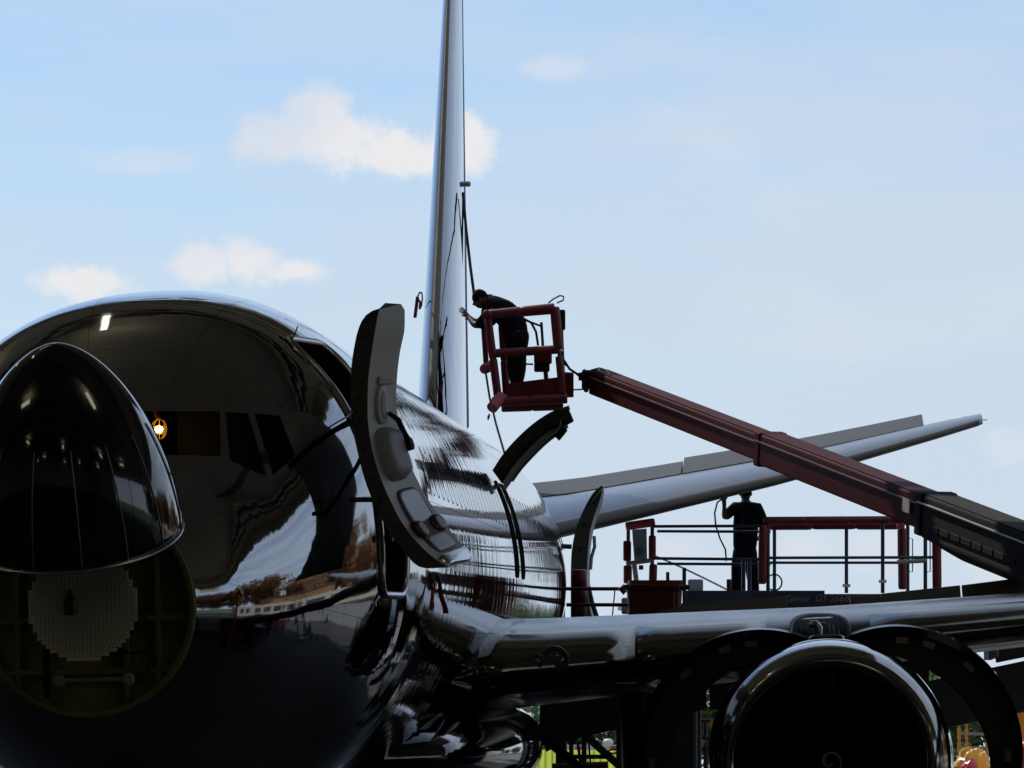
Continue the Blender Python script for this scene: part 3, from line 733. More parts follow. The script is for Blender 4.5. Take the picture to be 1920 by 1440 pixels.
for k in range(10):
    v = .06 + k * .093; i = int(v * 39); q = e3[i].lerp(f3[i], .5)
    MB().lathe(q + Vector((0, -.005, 0)), Vector((0, -1, 0)), [(-.01, .012), (.006, .012), (.008, .0)], 10).build('edge_fitting', M['dark'], door)
# door hinge arms
ha = hit(668, 937); hb = hit(636, 800)
tube('hinge_arm', [A(4.0, 1.62, .65), W(706, 937, 34.4), W(660, 937, 34.1)], .018, M['black'], air)
tube('hinge_arm', [hit(636, 802, off=.0), W(655, 792, 34.2)], [.02, .024], M['black'], air)
tube('hinge_link', [hit(648, 783, off=.01), W(660, 772, 34.2)], .006, M['alu'], air)
tube('sensor_mast', [hit(546, 643, off=.0), hit(546, 643, off=.0) + Vector((.05, -.1, .11))], .005, M['alu'], air)
# crown antenna, dark fairing on top
cn = MB(); cn.loft([[A(6.2 + x, p, 1.965 + h) for x, p, h in ((-.25, 0, 0), (-.1, -.09 * q, .0), (.25, 0, 0), (-.1, .09 * q, 0))] for q, h in ((1, 0), (.8, .03), (.1, .045))], cap=True)
cn.build('crown_antenna', M['dark'], air, smooth=40)
# registration number below the nose
def text_mesh(txt, size=1.0):
    c = bpy.data.curves.new('t', 'FONT'); c.body = txt; c.size = size; c.resolution_u = 3; o = bpy.data.objects.new('t', c); COL.objects.link(o)
    dg = bpy.context.evaluated_depsgraph_get(); me = bpy.data.meshes.new_from_object(o.evaluated_get(dg))
    v = [q.co.copy() for q in me.vertices]; f_ = [tuple(p.vertices) for p in me.polygons]
    bpy.data.objects.remove(o); x0 = min(q.x for q in v); x1 = max(q.x for q in v); y0 = min(q.y for q in v); y1 = max(q.y for q in v)
    return [((q.x - x0) / (x1 - x0), (q.y - y0) / (y1 - y0)) for q in v], f_
tv, tf = text_mesh('800')
n8 = MB(); n8.add([hit(126 + 118 * x, 1384 - 22 * y - 6 * math.sin(math.pi * x) + 6, off=.004) or Vector() for x, y in tv], tf)
build_axis(n8, 'nose_number', M['paintwhite'], fus_o, recalc=False)['kind'] = 'stuff'
# ---- overwing hatch, hinged up
E = [(923, 882), (942, 853), (968, 823), (1000, 794), (1030, 774), (1052, 764)]
Fc = [(940, 905), (960, 874), (986, 844), (1015, 816), (1043, 797), (1062, 788)]
G = [(952, 914), (974, 882), (1000, 853), (1026, 828), (1048, 812), (1066, 802)]
e3, f3, g3, h3 = slab(E, Fc, G, 48.0, 48.5, 24)
d = MB(); d.loft([e3, h3], closed=False, mi=1); d.loft([f3, e3], closed=False, mi=0); d.loft([g3, f3], closed=False, mi=0); d.loft([h3, g3], closed=False, mi=0)
d.add([e3[0], f3[0], g3[0], h3[0]], [(0, 1, 2, 3)], 0); d.add([e3[-1], f3[-1], g3[-1], h3[-1]], [(3, 2, 1, 0)], 0)
M['edgegreen'] = mat('hatch_primer', (.060, .062, .040), .55, 0, .3, 6, .05, 20)
hat = d.build('exit_hatch', [M['edgegreen'], M['skin']], air, smooth=40, weld=True)
tube('hatch_seal', [f3[i] + Vector((0, -.02, 0)) for i in range(len(f3))], .012, M['black'], hat, 8)
tube('hatch_seal', [g3[i] + Vector((0, -.02, 0)) for i in range(2, len(f3) - 3)], .016, M['aludull'], hat, 8)
for k in range(6): i = 2 + k * 4; q = e3[i].lerp(f3[i], .55); MB().lathe(q, Vector((0, -1, 0)), [(-.01, .022), (.008, .022), (.01, .0)], 10).build('hatch_roller', M['dark'], hat)
MB().box(W(1058, 782, 48.1), (W(1070, 776, 48.1) - W(1058, 782, 48.1), W(1064, 796, 48.1) - W(1058, 782, 48.1), Vector((0, .1, 0)))).build('latch_block', M['edgegreen'], hat, bevel=.01)
tube('latch_pin', [W(1050, 770, 48.1), W(1068, 764, 48.1)], .022, M['aludull'], hat)
MB().box(W(1052, 812, 48.2), (W(1060, 802, 48.2) - W(1052, 812, 48.2), (W(1058, 818, 48.2) - W(1052, 812, 48.2)) * .8, Vector((0, .05, 0)))).build('hatch_handle', M['dark'], hat, bevel=.01)
tube('hatch_cable', [W(1051, 788, 47.95), W(1050, 800, 47.95), W(1040, 812, 47.95)], .008, M['labeldim'], hat)
for (x, y) in ((936, 910), (947, 913)): MB().box(W(x, y, 48.0), (Vector((.02, 0, 0)), Vector((0, .03, 0)), Vector((0, 0, .02)))).build('hatch_hinge', M['alu'], hat)
# ---- aft door standing open
E = [(1128, 910), (1114, 922), (1099, 946), (1086, 975), (1076, 1008), (1071, 1045), (1070, 1090), (1074, 1130), (1082, 1166)]
Fc = [(1131, 914), (1126, 934), (1116, 962), (1106, 1000), (1102, 1040), (1100, 1080), (1103, 1125), (1112, 1168)]
G = [(1133, 920), (1130, 942), (1121, 968), (1111, 1003), (1107, 1040), (1106, 1080), (1109, 1125), (1118, 1168)]
e3, f3, g3, h3 = slab(E, Fc, G, 61.0, 61.8, 24)
d = MB(); d.loft([e3, h3], closed=False, mi=1); d.loft([f3, e3], closed=False, mi=0); d.loft([g3, f3], closed=False, mi=2); d.loft([h3, g3], closed=False, mi=0)
d.add([e3[0], f3[0], g3[0], h3[0]], [(0, 1, 2, 3)], 0); d.add([e3[-1], f3[-1], g3[-1], h3[-1]], [(3, 2, 1, 0)], 0)
ad = d.build('aft_door', [M['edge'], M['skin'], M['aludull']], air, smooth=40, weld=True)
tube('door_strap', [W(1114, 1005, 61.2), W(1115, 1025, 61.2), W(1109, 1045, 61.2), W(1107, 1068, 61.2)], .022, M['bluegrey'], ad)
tube('door_strap', [W(1103, 1100, 61.2), W(1110, 1130, 61.2), W(1120, 1160, 61.2)], .03, M['dark'], ad)
MB().box(W(1119, 930, 61), (W(1126, 920, 61) - W(1119, 930, 61), Vector((0, .2, 0)), Vector((.03, 0, .03)))).build('door_latch', M['dark'], ad, bevel=.01)
for k in range(5): i = 3 + k * 4; q = e3[i].lerp(f3[i], .5); MB().lathe(q, Vector((0, -1, 0)), [(-.01, .03), (.01, .03), (.012, .0)], 10).build('edge_fitting', M['dark'], ad)
# ---- wing
def airfoil(c, t, n=26, camber=.015):
    pts = []
    for k in range(n + 1):
        x = (1 - math.cos(math.pi * k / n)) / 2; y = 5 * t * (.2969 * math.sqrt(x) - .126 * x - .3516 * x * x + .2843 * x**3 - .1036 * x**4)
        pts.append((x, y + camber * 4 * x * (1 - x)))
    up_ = pts[::-1]; lo = []
    for k in range(1, n):
        x = (1 - math.cos(math.pi * k / n)) / 2; y = 5 * t * (.2969 * math.sqrt(x) - .126 * x - .3516 * x * x + .2843 * x**3 - .1036 * x**4)
        lo.append((x, -y + camber * 4 * x * (1 - x)))
    return [(x * c, y * c) for x, y in up_ + lo]
def wing_sections(defs, x0=0.0, x1=1.0, grow=0.0):
    rings = []
    for (p, sle, c, t, z, inc) in defs:
        r_ = []
        for x, y in airfoil(c, t):
            ca, sa = math.cos(R(inc)), math.sin(R(inc))
            r_.append(A(sle + x * ca + y * sa, p, z - x * sa + y * ca))
        rings.append(r_)
    return rings
# p, leading edge station, chord, thickness, z, incidence (positive = leading edge up)
wdef = [(1.2, 12.6, 7.9, .115, -.97, 1.0), (2.2, 13.4, 7.2, .112, -.93, .8), (4.8, 15.3, 5.6, .110, -.78, .3), (7.0, 16.5, 4.7, .108, -.62, 0.0), (11, 18.7, 3.4, .105, -.22, -.5), (17.0, 22.0, 1.7, .10, .42, -1)]
def lerp_defs(defs, sub):
    o = []
    for a, b in zip(defs[:-1], defs[1:]):
        for k in range(sub): o.append(tuple(x + (y - x) * k / sub for x, y in zip(a, b)))
    return o + [defs[-1]]
wing = MB().loft(wing_sections(lerp_defs(wdef, 4)), cap=True).build('wing', M['wingmetal'], air, smooth=60)
# leading edge skins: one slat or flap panel after another, each with its own gap
def wd_at(p): 
    P_ = [d_[0] for d_ in wdef]; return tuple(float(np.interp(p, P_, [d_[k] for d_ in wdef])) for k in range(6))
for (pa, pb) in ((1.75, 3.1), (3.13, 4.28), (5.25, 7.6), (7.63, 10.2), (10.23, 13.0), (13.03, 16.0)):
    rings = []
    for q in np.linspace(pa, pb, 6):
        (p, sle, c, t, z, inc) = wd_at(q); af = airfoil(c, t, 40); ca, sa = math.cos(R(inc)), math.sin(R(inc))
        pick = [(x, y) for x, y in af[:41] if x < .11 * c] + [(x, y) for x, y in af[41:] if x < .06 * c]
        rings.append([A(sle + x * ca + y * sa - .008 * (1 if x < .02 * c else .3), p, z - x * sa + y * ca + (.009 if y > 0 else -.009)) for x, y in pick])
    MB().loft(rings, closed=False).build('leading_edge_panel', M['lemetal'], wing, smooth=80, solid=.006)
# raised spoilers on the upper surface, matt primer
for (xa, ya, xb, yb) in ((1150, 1168, 1287, 1133), (1290, 1132, 1476, 1117), (1593, 1118, 1648, 1113), (1651, 1113, 1800, 1097), (1803, 1097, 1985, 1074)):
    Da = 49.6 + (xa - 1150) / 800 * 1.2; Db = 49.6 + (xb - 1150) / 800 * 1.2
    a, b = W(xa, ya, Da), W(xb, yb, Db); dn = Vector((0, -.55, -.62))
    m_ = MB(); q = Vector((0, .03, -.01))
    m_.add([a, b, b + dn, a + dn, a + q, b + q, b + dn + q, a + dn + q], [(0, 1, 2, 3), (7, 6, 5, 4), (0, 4, 5, 1), (3, 2, 6, 7), (0, 3, 7, 4), (1, 5, 6, 2)]).build('spoiler', M['brown'], wing, bevel=.004)
# lowered flap far outboard
fl_ = MB(); fl_.add([W(1735, 1278, 55), W(2080, 1205, 55), W(2080, 1300, 56), W(1735, 1372, 56), W(1735, 1282, 55.3), W(2080, 1209, 55.3), W(2080, 1302, 56.2), W(1735, 1374, 56.2)], [(0, 1, 2, 3), (7, 6, 5, 4), (0, 4, 5, 1), (3, 2, 6, 7), (0, 3, 7, 4), (1, 5, 6, 2)])
fl_.build('flap', M['darkmatt'], wing, bevel=.01)
for (xa, xb, ya, yb, yc, yd) in ((1012, 1325, 1225, 1215, 1330, 1400), (1330, 1742, 1215, 1190, 1345, 1330)):
    fq = MB(); fq.add([W(xa, ya, 51.5), W(xb, yb, 52), W(xb, yc, 53), W(xa, yd, 52.5), W(xa, ya, 51.7), W(xb, yb, 52.2), W(xb, yc, 53.1), W(xa, yd, 52.6)], [(0, 1, 2, 3), (7, 6, 5, 4), (0, 4, 5, 1), (3, 2, 6, 7), (0, 3, 7, 4), (1, 5, 6, 2)])
    fq.build('flap', M['darkmatt'], wing, bevel=.01)
fl2 = MB(); fl2.add([W(1745, 1160, 53), W(2080, 1100, 53), W(2080, 1200, 54), W(1868, 1243, 54), W(1862, 1205, 53.5), W(1745, 1225, 53.5)], [(0, 1, 2, 3, 4, 5)])
fl2.build('flap_shroud', M['darkmatt'], wing, solid=.05)
MB().box(W(1858, 1200, 52.5), (Vector((.05, 0, .02)), Vector((0, .3, 0)), Vector((0, 0, .2)))).build('flap_track', M['grey'], wing, bevel=.02)
# root landing light: round lamp behind a clear cover
wbvh = BVHTree.FromPolygons([wing.matrix_world @ v.co for v in wing.data.vertices] if False else [(air.matrix_world @ v.co) for v in wing.data.vertices], [tuple(p.vertices) for p in wing.data.polygons])
M['lens'] = mat('lens', (.10, .13, .10), .1, .2, coat=1)
def on_wing(px, py, off=0.0):
    d_ = (W(px, py, 30) - cam_o).normalized(); r_ = wbvh.ray_cast(cam_o, d_, 200)
    return (r_[0] - d_ * off) if r_[0] is not None else W(px, py, 45)
for (x, y, r_) in ((1040, 1238, .088), (1006, 1240, .045)):
    q = on_wing(x, y, .022)
    ll = MB().lathe(q, Vector((0, -1, 0)), [(-.06, r_ * 1.5), (-.005, r_ * 1.45), (.0, r_ * 1.1), (-.02, r_)], 28).build('landing_light', M['olivedark'], wing, smooth=40)
    MB().lathe(q + Vector((0, .012, 0)), Vector((0, -1, 0)), [(0, r_), (.012, r_ * .8), (.02, r_ * .4), (.022, 0)], 28).build('light_lens', M['lens'], wing, smooth=60)
# bay over the engine: black plate on the wing skin paints its dark inside
bay = MB(); brs = []
for f_, off in ((1.0, .010), (.98, .034), (.92, .034), (.88, .012), (.6, .012), (.3, .012), (.02, .012)):
    r_ = []
    for k in range(36):
        a = 2 * math.pi * k / 36; c, q = math.cos(a), math.sin(a)
        r_.append(on_wing(1537 + 58 * f_ * math.copysign(abs(c) ** .7, c), 1182 + 33 * f_ * math.copysign(abs(q) ** .7, q), off))
    brs.append(r_)
bay.loft(brs[:4], mi=1); bay.loft(brs[3:], mi=0)
by = bay.build('bay_shade_plate', [M['black'], M['dark']], wing, smooth=40)
bc = on_wing(1533, 1180, .08)
tube('bleed_duct', [bc + Vector((-.07, .0, .045)), bc + Vector((-.015, -.02, .05)), bc + Vector((.01, -.03, .02)), bc + Vector((.012, -.03, -.16))], .035, M['alu'], by, 14)
for (dx, dz, ln) in ((-.16, .0, .12), (-.12, -.02, .10), (-.20, -.04, .09), (.10, .02, .11), (.14, .0, .13), (.19, -.03, .1), (.08, -.05, .08)):
    tube('bay_pipe', [bc + Vector((dx, -.0, dz + ln / 2 - .02)), bc + Vector((dx + .015, -.0, dz - ln / 2 - .02))], .010, M['aludull'], by, 8)
# wing root fillet and belly fairing
fr = MB(); rings = []
for s in np.linspace(10.8, 20.5, 26):
    t = (s - 10.8) / 9.7; g_ = min(1.0, math.sin(math.pi * min(max(t, 0), 1)) ** .45 if t < .5 else 1.0) if t < .5 else math.cos((t - .5) * math.pi) ** .3 if t < .999 else .02
    g_ = max(g_, .03); hw, hh = 2.12 * (.55 + .45 * g_) if g_ > .2 else 1.4 * g_ * 3, .62 * g_
    rings.append([A(s, hw * math.copysign(abs(math.cos(a)) ** .72, math.cos(a)), -1.66 + hh * math.copysign(abs(math.sin(a)) ** .8, math.sin(a))) for a in np.linspace(0, 2 * math.pi, 49)[:-1]])
fr.loft(rings, cap=True); fr.build('belly_fairing', M['skin'] if False else M['navy'], air, smooth=60)
ff = MB(); rings = []
for s in np.linspace(11.2, 17.0, 22):
    t = (s - 11.2) / 5.8; r_ = .02 + .30 * math.sin(min(t * 1.5, 1) * math.pi / 2); rings.append([A(s, 1.60 + r_ * math.cos(a) * .95 * min(1, .4 + t), -1.00 + r_ * math.sin(a) * .62) for a in np.linspace(0, 2 * math.pi, 29)[:-1]])
ff.loft(rings, cap=True); ff.build('wing_fillet', M['skin'], air, smooth=60)
# ---- engine
EP, EZ, ES = 4.83, -1.81, 12.3
ec = A(ES, EP, EZ); ea = Pv(1, 0, 0)
eng = MB().lathe(ec, ea, [(.34, 1.045), (.6, 1.075), (1.0, 1.09), (1.30, 1.09), (1.32, 1.02), (1.30, .95)], 96).build('engine', M['navy'], air, smooth=50)
lip = [(.34, 1.047), (.20, 1.022), (.10, .985), (.03, .935), (.0, .885), (.02, .845), (.08, .81), (.18, .79), (.34, .775)]
MB().lathe(ec, ea, smooth_poly(lip, 26), 128).build('inlet_lip', M['chrome'], eng, smooth=180)
MB().lathe(ec, ea, [(.34, .775), (.6, .775), (.95, .785), (1.2, .79)], 96).build('inlet_duct', M['olivedark'], eng, smooth=180)
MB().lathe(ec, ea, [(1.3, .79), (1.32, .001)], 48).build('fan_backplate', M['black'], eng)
tube('engine_core', [ec + ea * 1.3, ec + ea * 2.6, ec + ea * 3.6], [.80, .62, .35], M['dark'], eng, 32)
fb = MB(); R0, R1 = .27, .775
for k in range(2): pass
for q in np.linspace(0, 1, 6):
    r_ = R0 + (R1 - R0) * q; tw = R(30 + 32 * q); ch = .11 + .05 * q
    c = Vector((0, 0, 0)) + ea * 1.08
    fb.v += []
def blade(a):
    mb = MB(); rings = []
    rd = pt_ * math.cos(a) + up * math.sin(a); td = ea.cross(rd).normalized()
    for q in np.linspace(0, 1, 6):
        r_ = R0 + (R1 - R0) * q; tw = R(28 + 34 * q); ch = .10 + .05 * q; cdn = ea * math.cos(tw) + td * math.sin(tw); nn = rd.cross(cdn)
        c = ec + ea * 1.08 + rd * r_
        rings.append([c - cdn * ch, c - nn * .006, c + cdn * ch, c + nn * .006])
    mb.loft(rings, cap=True); return mb
for k in range(24): blade(2 * math.pi * k / 24).build('fan_blade', M['fanblade'], eng, smooth=60)
sn = MB().lathe(ec + ea * .62, ea, [(0, .001), (.05, .06), (.15, .13), (.3, .21), (.42, .26), (.5, .275)], 40).build('spinner', M['fanblade'], eng, smooth=180)
spr = []
for t in np.linspace(0, 1, 40):
    a = -.4 - t * 7.4; r_ = .012 + .10 * t ** .8; d_ = np.interp(r_, [.001, .06, .13], [0, .05, .15]); spr.append((ec + ea * (.612 + d_) + (pt_ * math.cos(a) + up * math.sin(a)) * r_))
MB().tube(spr, [.004 + .011 * math.sin(math.pi * min(1, t * 1.1)) for t in np.linspace(0, .9, 40)], 6).build('spinner_spiral', M['labelw'], eng, smooth=60)
# fan cowls swung open
def cowl(sgn, name='fan_cowl'):
    hp = ec + pt_ * .19 * sgn + up * 1.03; rot = Matrix.Rotation(R(34) * -sgn, 3, ea)
    # choose the rotation that lifts the cowl outwards
    test = rot @ (ec - hp)
    if test.dot(pt_) * sgn < 0: rot = Matrix.Rotation(R(34) * sgn, 3, ea)
    mb = MB(); a0, a1 = R(80), R(-78)
    def arc(r_, s): return [hp + rot @ (ec + ea * s + (pt_ * sgn * math.cos(a) + up * math.sin(a)) * r_ - hp) for a in np.linspace(a0, a1, 36)]
    def arc2(s): return [hp + rot @ (ec + ea * s + (pt_ * sgn * math.cos(a) + up * math.sin(a)) * (1.0 - .24 * math.sin(math.pi * min(1, max(0, (R(80) - a) / R(158))) ** .8)) - hp) for a in np.linspace(a0, a1, 36)]
    mb.loft([arc(1.11, 1.35), arc(1.13, 1.9), arc(1.12, 2.75)], closed=False); mb.loft([arc(1.04, 1.40), arc(1.06, 1.9), arc(1.05, 2.70)], closed=False)
    mb.loft([arc(1.11, 1.35), arc(1.04, 1.40)], closed=False); mb.loft([arc(1.12, 2.75), arc(1.05, 2.70)], closed=False)
    o = mb.build(name, M['navy'], eng, smooth=50)
    for s in (1.55, 1.9, 2.3, 2.65):
        m2 = MB(); m2.loft([arc(1.052, s), arc2(s), arc2(s + .03), arc(1.052, s + .03)], closed=False); m2.build('cowl_frame', M['olivedark'], eng, smooth=40)
    def cp(deg, s, r_=1.03):
        a = R(deg); return hp + rot @ (ec + ea * s + (pt_ * sgn * math.cos(a) + up * math.sin(a)) * r_ - hp), rot @ (pt_ * sgn * math.cos(a) + up * math.sin(a)), rot @ (-pt_ * sgn * math.sin(a) + up * math.cos(a))
    for (deg, s) in ((52, 1.45), (38, 1.45), (14, 1.46), (-38, 1.46)):
        c, rd, td = cp(deg, s, .985)
        MB().box(c, (td * .055, rd * .028, ea * .004)).build('placard', M['labeldim'], eng)
    c, rd, td = cp(-8, 2.2, .9); c2, _, _ = cp(-40, 1.6, .96)
    return o
cowl(1); cowl(-1)
# pylon
MB().box(A(15.0, 4.83, -.95), (Pv(1.6, 0, 0), Pv(0, .17, 0), Pv(0, 0, .26))).build('engine_pylon', M['navy'], air, bevel=.06)
# reverser half behind the fan case
MB().lathe(ec + ea * 2.75, ea, [(0, 1.0), (.02, 1.10), (.8, 1.08), (1.9, .80)], 64).build('thrust_reverser', M['navy'], eng, smooth=50)
# ---- main landing gear leg, door and wheels
tube('gear_strut', [A(19.6, 2.86, -.9), A(19.6, 2.86, -2.9)], .11, M['dark'], air, 16)
tube('gear_brace', [A(19.6, 1.6, -1.3), A(19.6, 2.8, -2.4)], .05, M['dark'], air)
MB().box(A(19.5, 3.06, -1.75), (Pv(.42, 0, 0), Pv(0, .025, 0), Pv(0, 0, .78))).build('gear_door', M['dark'], air, bevel=.01)
for q in (2.52, 3.2):
    MB().lathe(A(19.6, q, -2.95), pt_, [(-.19, .25), (-.2, .45), (-.14, .54), (.14, .54), (.2, .45), (.19, .25)], 32).build('main_wheel', M['tyre'], air, smooth=40)
tube('nose_gear', [A(4.4, 0, -1.8), A(4.3, 0, -3.1)], .07, M['aludull'], air)
for q in (-.2, .2): MB().lathe(A(4.3, q, -3.15), pt_, [(-.09, .15), (-.1, .28), (-.05, .34), (.05, .34), (.1, .28), (.09, .15)], 28).build('nose_wheel', M['tyre'], air, smooth=40)
# ---- horizontal stabilizer (port)
sdef = [(.3, 32.9, 4.5, .09, .60, -9.0), (1.5, 33.75, 3.95, .09, .80, -9.0), (4.5, 35.9, 2.75, .085, 1.50, -8.5), (6.6, 37.4, 1.75, .09, 2.10, -7.5), (7.15, 37.85, 1.25, .10, 2.27, -6.5)]
stab = build_axis(MB().loft(wing_sections(lerp_defs(sdef, 3)), cap=True), 'stabilizer', M['stabtop'], air, smooth=60)
def sd_at(p):
    P_ = [d_[0] for d_ in sdef]; return tuple(float(np.interp(p, P_, [d_[k] for d_ in sdef])) for k in range(6))
rings = []
for q in np.linspace(.9, 7.1, 12):
    (p, sle, c, t, z, inc) = sd_at(q); af = airfoil(c, t, 40); ca, sa = math.cos(R(inc)), math.sin(R(inc))
    pick = [(x, y) for x, y in af[:41] if x < .045 * c] + [(x, y) for x, y in af[41:] if x < .16 * c]
    rings.append([A(sle + x * ca + y * sa - .006, p, z - x * sa + y * ca + (.006 if y > 0 else -.006)) for x, y in pick])
MB().loft(rings, closed=False).build('leading_edge_reflection', mat('stab_le_reflection', (.055, .045, .038), .4, .3, .15, 4), stab, smooth=80, solid=.004)  # dark strip paints the ground mirrored in the leading edge
for (pa, pb, h) in ((.75, 3.0, .17), (3.02, 6.35, .22)):
    m_ = MB(); rings = []
    for q in np.linspace(pa, pb, 6):
        (p, sle, c, t, z, inc) = sd_at(q); ca, sa = math.cos(R(inc)), math.sin(R(inc)); x0 = .62 * c; x1 = 1.04 * c; hh_ = h * (.45 + .55 * c / 3.6)
        def e_(x, y): return A(sle + x * ca + y * sa, p, z - x * sa + y * ca)
        rings.append([e_(x0, .050 * c), e_((x0 + x1) / 2, .03 * c + hh_ * .5), e_(x1, .012 + hh_), e_(x1, -.010 + hh_), e_((x0 + x1) / 2, -.03 * c + hh_ * .4), e_(x0, -.035 * c)])
    m_.loft(rings, cap=True).build('elevator', M['elev'], stab, smooth=30)
for q in (6.5, 6.75, 6.95):
    (p, sle, c, t, z, inc) = sd_at(q); a = A(sle + c * .99, p, z + c * .13); tube('static_wick', [a, a + Pv(.16, 0, .03)], .006, M['black'], stab, 5)
tube('tip_wick', [A(38.5, 7.14, 2.33), A(38.6, 7.24, 2.33)], .006, M['black'], stab, 5)
# ---- fin
def fsec(z, sle, c, t):
    return [A(sle + x, y, z) for x, y in airfoil(c, t, 26, 0)]
fdef = [(1.6, 30.9, 6.5, .095), (2.3, 31.6, 5.9, .095), (5.0, 33.9, 4.35, .092), (9.0, 37.2, 2.1, .09)]
fin = build_axis(MB().loft([fsec(*d_) for d_ in lerp_defs(fdef, 4)], cap=True), 'fin', M['tailpaint'], air, smooth=60)
dl = MB(); rings = []
for t in np.linspace(0, 1, 10): s = 27.5 + 5.5 * t; hgt = .02 + .95 * t * t + .0; rings.append([A(s, -.02 - .16 * t, 1.95), A(s, -.02 - .05 * t, 1.98 + hgt * .7), A(s, 0, 1.99 + hgt), A(s, .02 + .05 * t, 1.98 + hgt * .7), A(s, .02 + .16 * t, 1.95)])
dl.loft(rings, closed=False); dl.build('dorsal_fin', M['tailpaint'], air, smooth=60)
rings = []
for d_ in lerp_defs([fdef[1], fdef[2], fdef[3]], 5):
    z, sle, c, t = d_; af = airfoil(c, t, 60, 0); pick = [q for q in af if q[0] < .007 * c]
    pick.sort(key=lambda q: q[1]); rings.append([A(sle + x - .006, y * 1.01, z) for x, y in pick])
MB().loft(rings, closed=False).build('fin_edge_reflection', mat('fin_le_reflection', (.11, .095, .07), .35, .7, .1, 5), fin, smooth=80, solid=.004)  # dark stripe paints a reflection down the front of the fin
rings = []
for d_ in lerp_defs([fdef[1], fdef[2], fdef[3]], 3):
    z, sle, c, t = d_; x0 = sle + c * .70; rings.append([A(x0, .052 * c * t / .09 * .62, z), A(sle + c * 1.02, .025, z), A(sle + c * 1.02, -.015, z), A(x0, -.052 * c * t / .09 * .62, z)])
MB().loft(rings, cap=True).build('rudder', mat('rudder_paint', (.26, .30, .38), .35, .3, .06, 3), fin, smooth=30)
MB().box(W(873, 345, 67.5), (Vector((.07, 0, 0)), Vector((0, .10, 0)), Vector((0, 0, .03)))).build('fin_lamp', M['aludull'], fin, bevel=.02)
# ================================================================== HOSES by the fin
hs_ = tag(tube('air_hose', [W(868, 362, 66.5), W(874, 430, 66), W(882, 500, 65), W(890, 560, 64.2)], .020, M['black'], None), 'dark pole-like hose leaning from the tail fin down to the basket', 'hose')
tag(tube('air_hose', [W(868, 372, 66.6), W(867, 440, 66.5), W(866, 520, 66.3)], .012, M['black'], None), 'thin dark line hanging straight down the tail fin edge', 'hose')
tag(tube('hanging_rope', [W(911, 700, 63.3), W(918, 745, 63.0), W(930, 795, 62.2), W(946, 850, 61.0)], .014, M['cloth'], None), 'thin dark rope hanging from the red basket to the open hatch', 'rope')
cl = thing('paddle_shape', 'small dark red paddle shape left of the tail fin', 'tool', W(780, 597, 64))  # dark red paddle shape with a thin hook and grip
MB().beam(W(778, 596, 64), W(783, 556, 64), .055, .03).build('blade', M['darkred'], cl, bevel=.008)
tube('hook', [W(783, 556, 64), W(787, 548, 64), W(791, 549, 64.2), W(792, 560, 64.4), W(790, 575, 64.6)], .010, M['black'], cl)
tube('grip', [W(784, 562, 64), W(788, 566, 64), W(787, 580, 64)], .016, M['dark'], cl)
for (a, b, wd, lb) in (((812, 1076), (821, 1147), .022, 'bright red warning streamer hanging below the front door, right of a thinner one'), ((806, 1090), (795, 1140), .012, 'thin slanting red warning streamer below the front door')):
    p0, p1 = hit(*a, off=.03), hit(*b, off=.06)
    if p0 and p1:
        st_ = thing('warning_streamer', lb, 'streamer', p1)
        m_ = MB(); sx_ = Vector((wd, 0, 0)); q_ = [p0.lerp(p1, t) + Vector((.006 * math.sin(t * 9), .015 * math.sin(t * 7), 0)) for t in np.linspace(0, 1, 9)]
        m_.loft([[q - sx_ * (.6 + .4 * k / 8), q + sx_ * (.6 + .4 * k / 8)] for k, q in enumerate(q_)], closed=False); m_.build('ribbon', M['plor'], st_, solid=.003)
        tube('string', [hit(*a, off=.0), p0], .004, M['plor'], st_, 5)
# ================================================================== BOOM LIFT
bl = thing('boom_lift', 'red boom lift reaching in from the right, its padded basket by the tail fin', 'boom lift', (9.4, 36.0, 0))
P0 = W(1120, 716, 64.0); P3_ = W(1920, 1028, 50.5); dr = (P3_ - P0).normalized(); sdv = dr.cross(Vector((0, 0, 1))).normalized(); upv = sdv.cross(dr).normalized()
def bp(px):  # point of the boom axis over photo column px
    lo, hi = 0.0, 60.0
    for _ in range(40):
        m = (lo + hi) / 2
        if project(P0 + dr * m)[0] < px: lo = m
        else: hi = m
    return P0 + dr * lo
b1, b2, b3 = bp(1442), bp(1752), P0 + dr * 26.5
def boomsec(a, b, wd, ht, name, m, lipcol):
    o = MB().beam(a, b, wd, ht, up=(0, 0, 1)).build(name, m, bl, bevel=.025)
    sd_ = Vector((-sdv.x, -sdv.y, -sdv.z)) if sdv.y > 0 else sdv
    for sg in (1,):
        MB().beam(a + upv * (ht * .5 - .085) + sd_ * (wd * .5 + .012), b + upv * (ht * .5 - .085) + sd_ * (wd * .5 + .012), .03, .02).build('boom_rib', lipcol, o, bevel=.004)
    MB().beam(a + upv * (ht * .5 + .008), b + upv * (ht * .5 + .008), wd * .86, .014).build('boom_top_plate', M['aludull'] if False else m, o)
    return o
M['boomlip'] = mat('boom_edge', (.09, .02, .022), .35, .1, .15, 5)
boomsec(P0 + dr * .05, b1 + dr * .5, .26, .31, 'boom_section', M['boomred'], M['boomlip'])
boomsec(b1, b2 + dr * .5, .32, .36, 'boom_section', M['boomred'], M['boomlip'])
boomsec(b2, b3, .38, .42, 'boom_section', M['olivecover'], M['aludull'])
for (bb, wd, ht) in ((b1, .35, .40), (b2, .42, .46)):
    MB().beam(bb - dr * .05, bb + dr * .12, wd, ht).build('wear_collar', M['boomred'] if bb is b1 else M['olivecover'], bl, bevel=.02)
MB().box(b2 - dr * .35 + sdv * (-.18 if sdv.y > 0 else .18) + upv * .03, (dr * .10, sdv * .012, upv * .07)).build('boom_sticker', M['labelw'], bl)
cvr = MB()
a = b2 + dr * .15 - upv * .20
rings = []
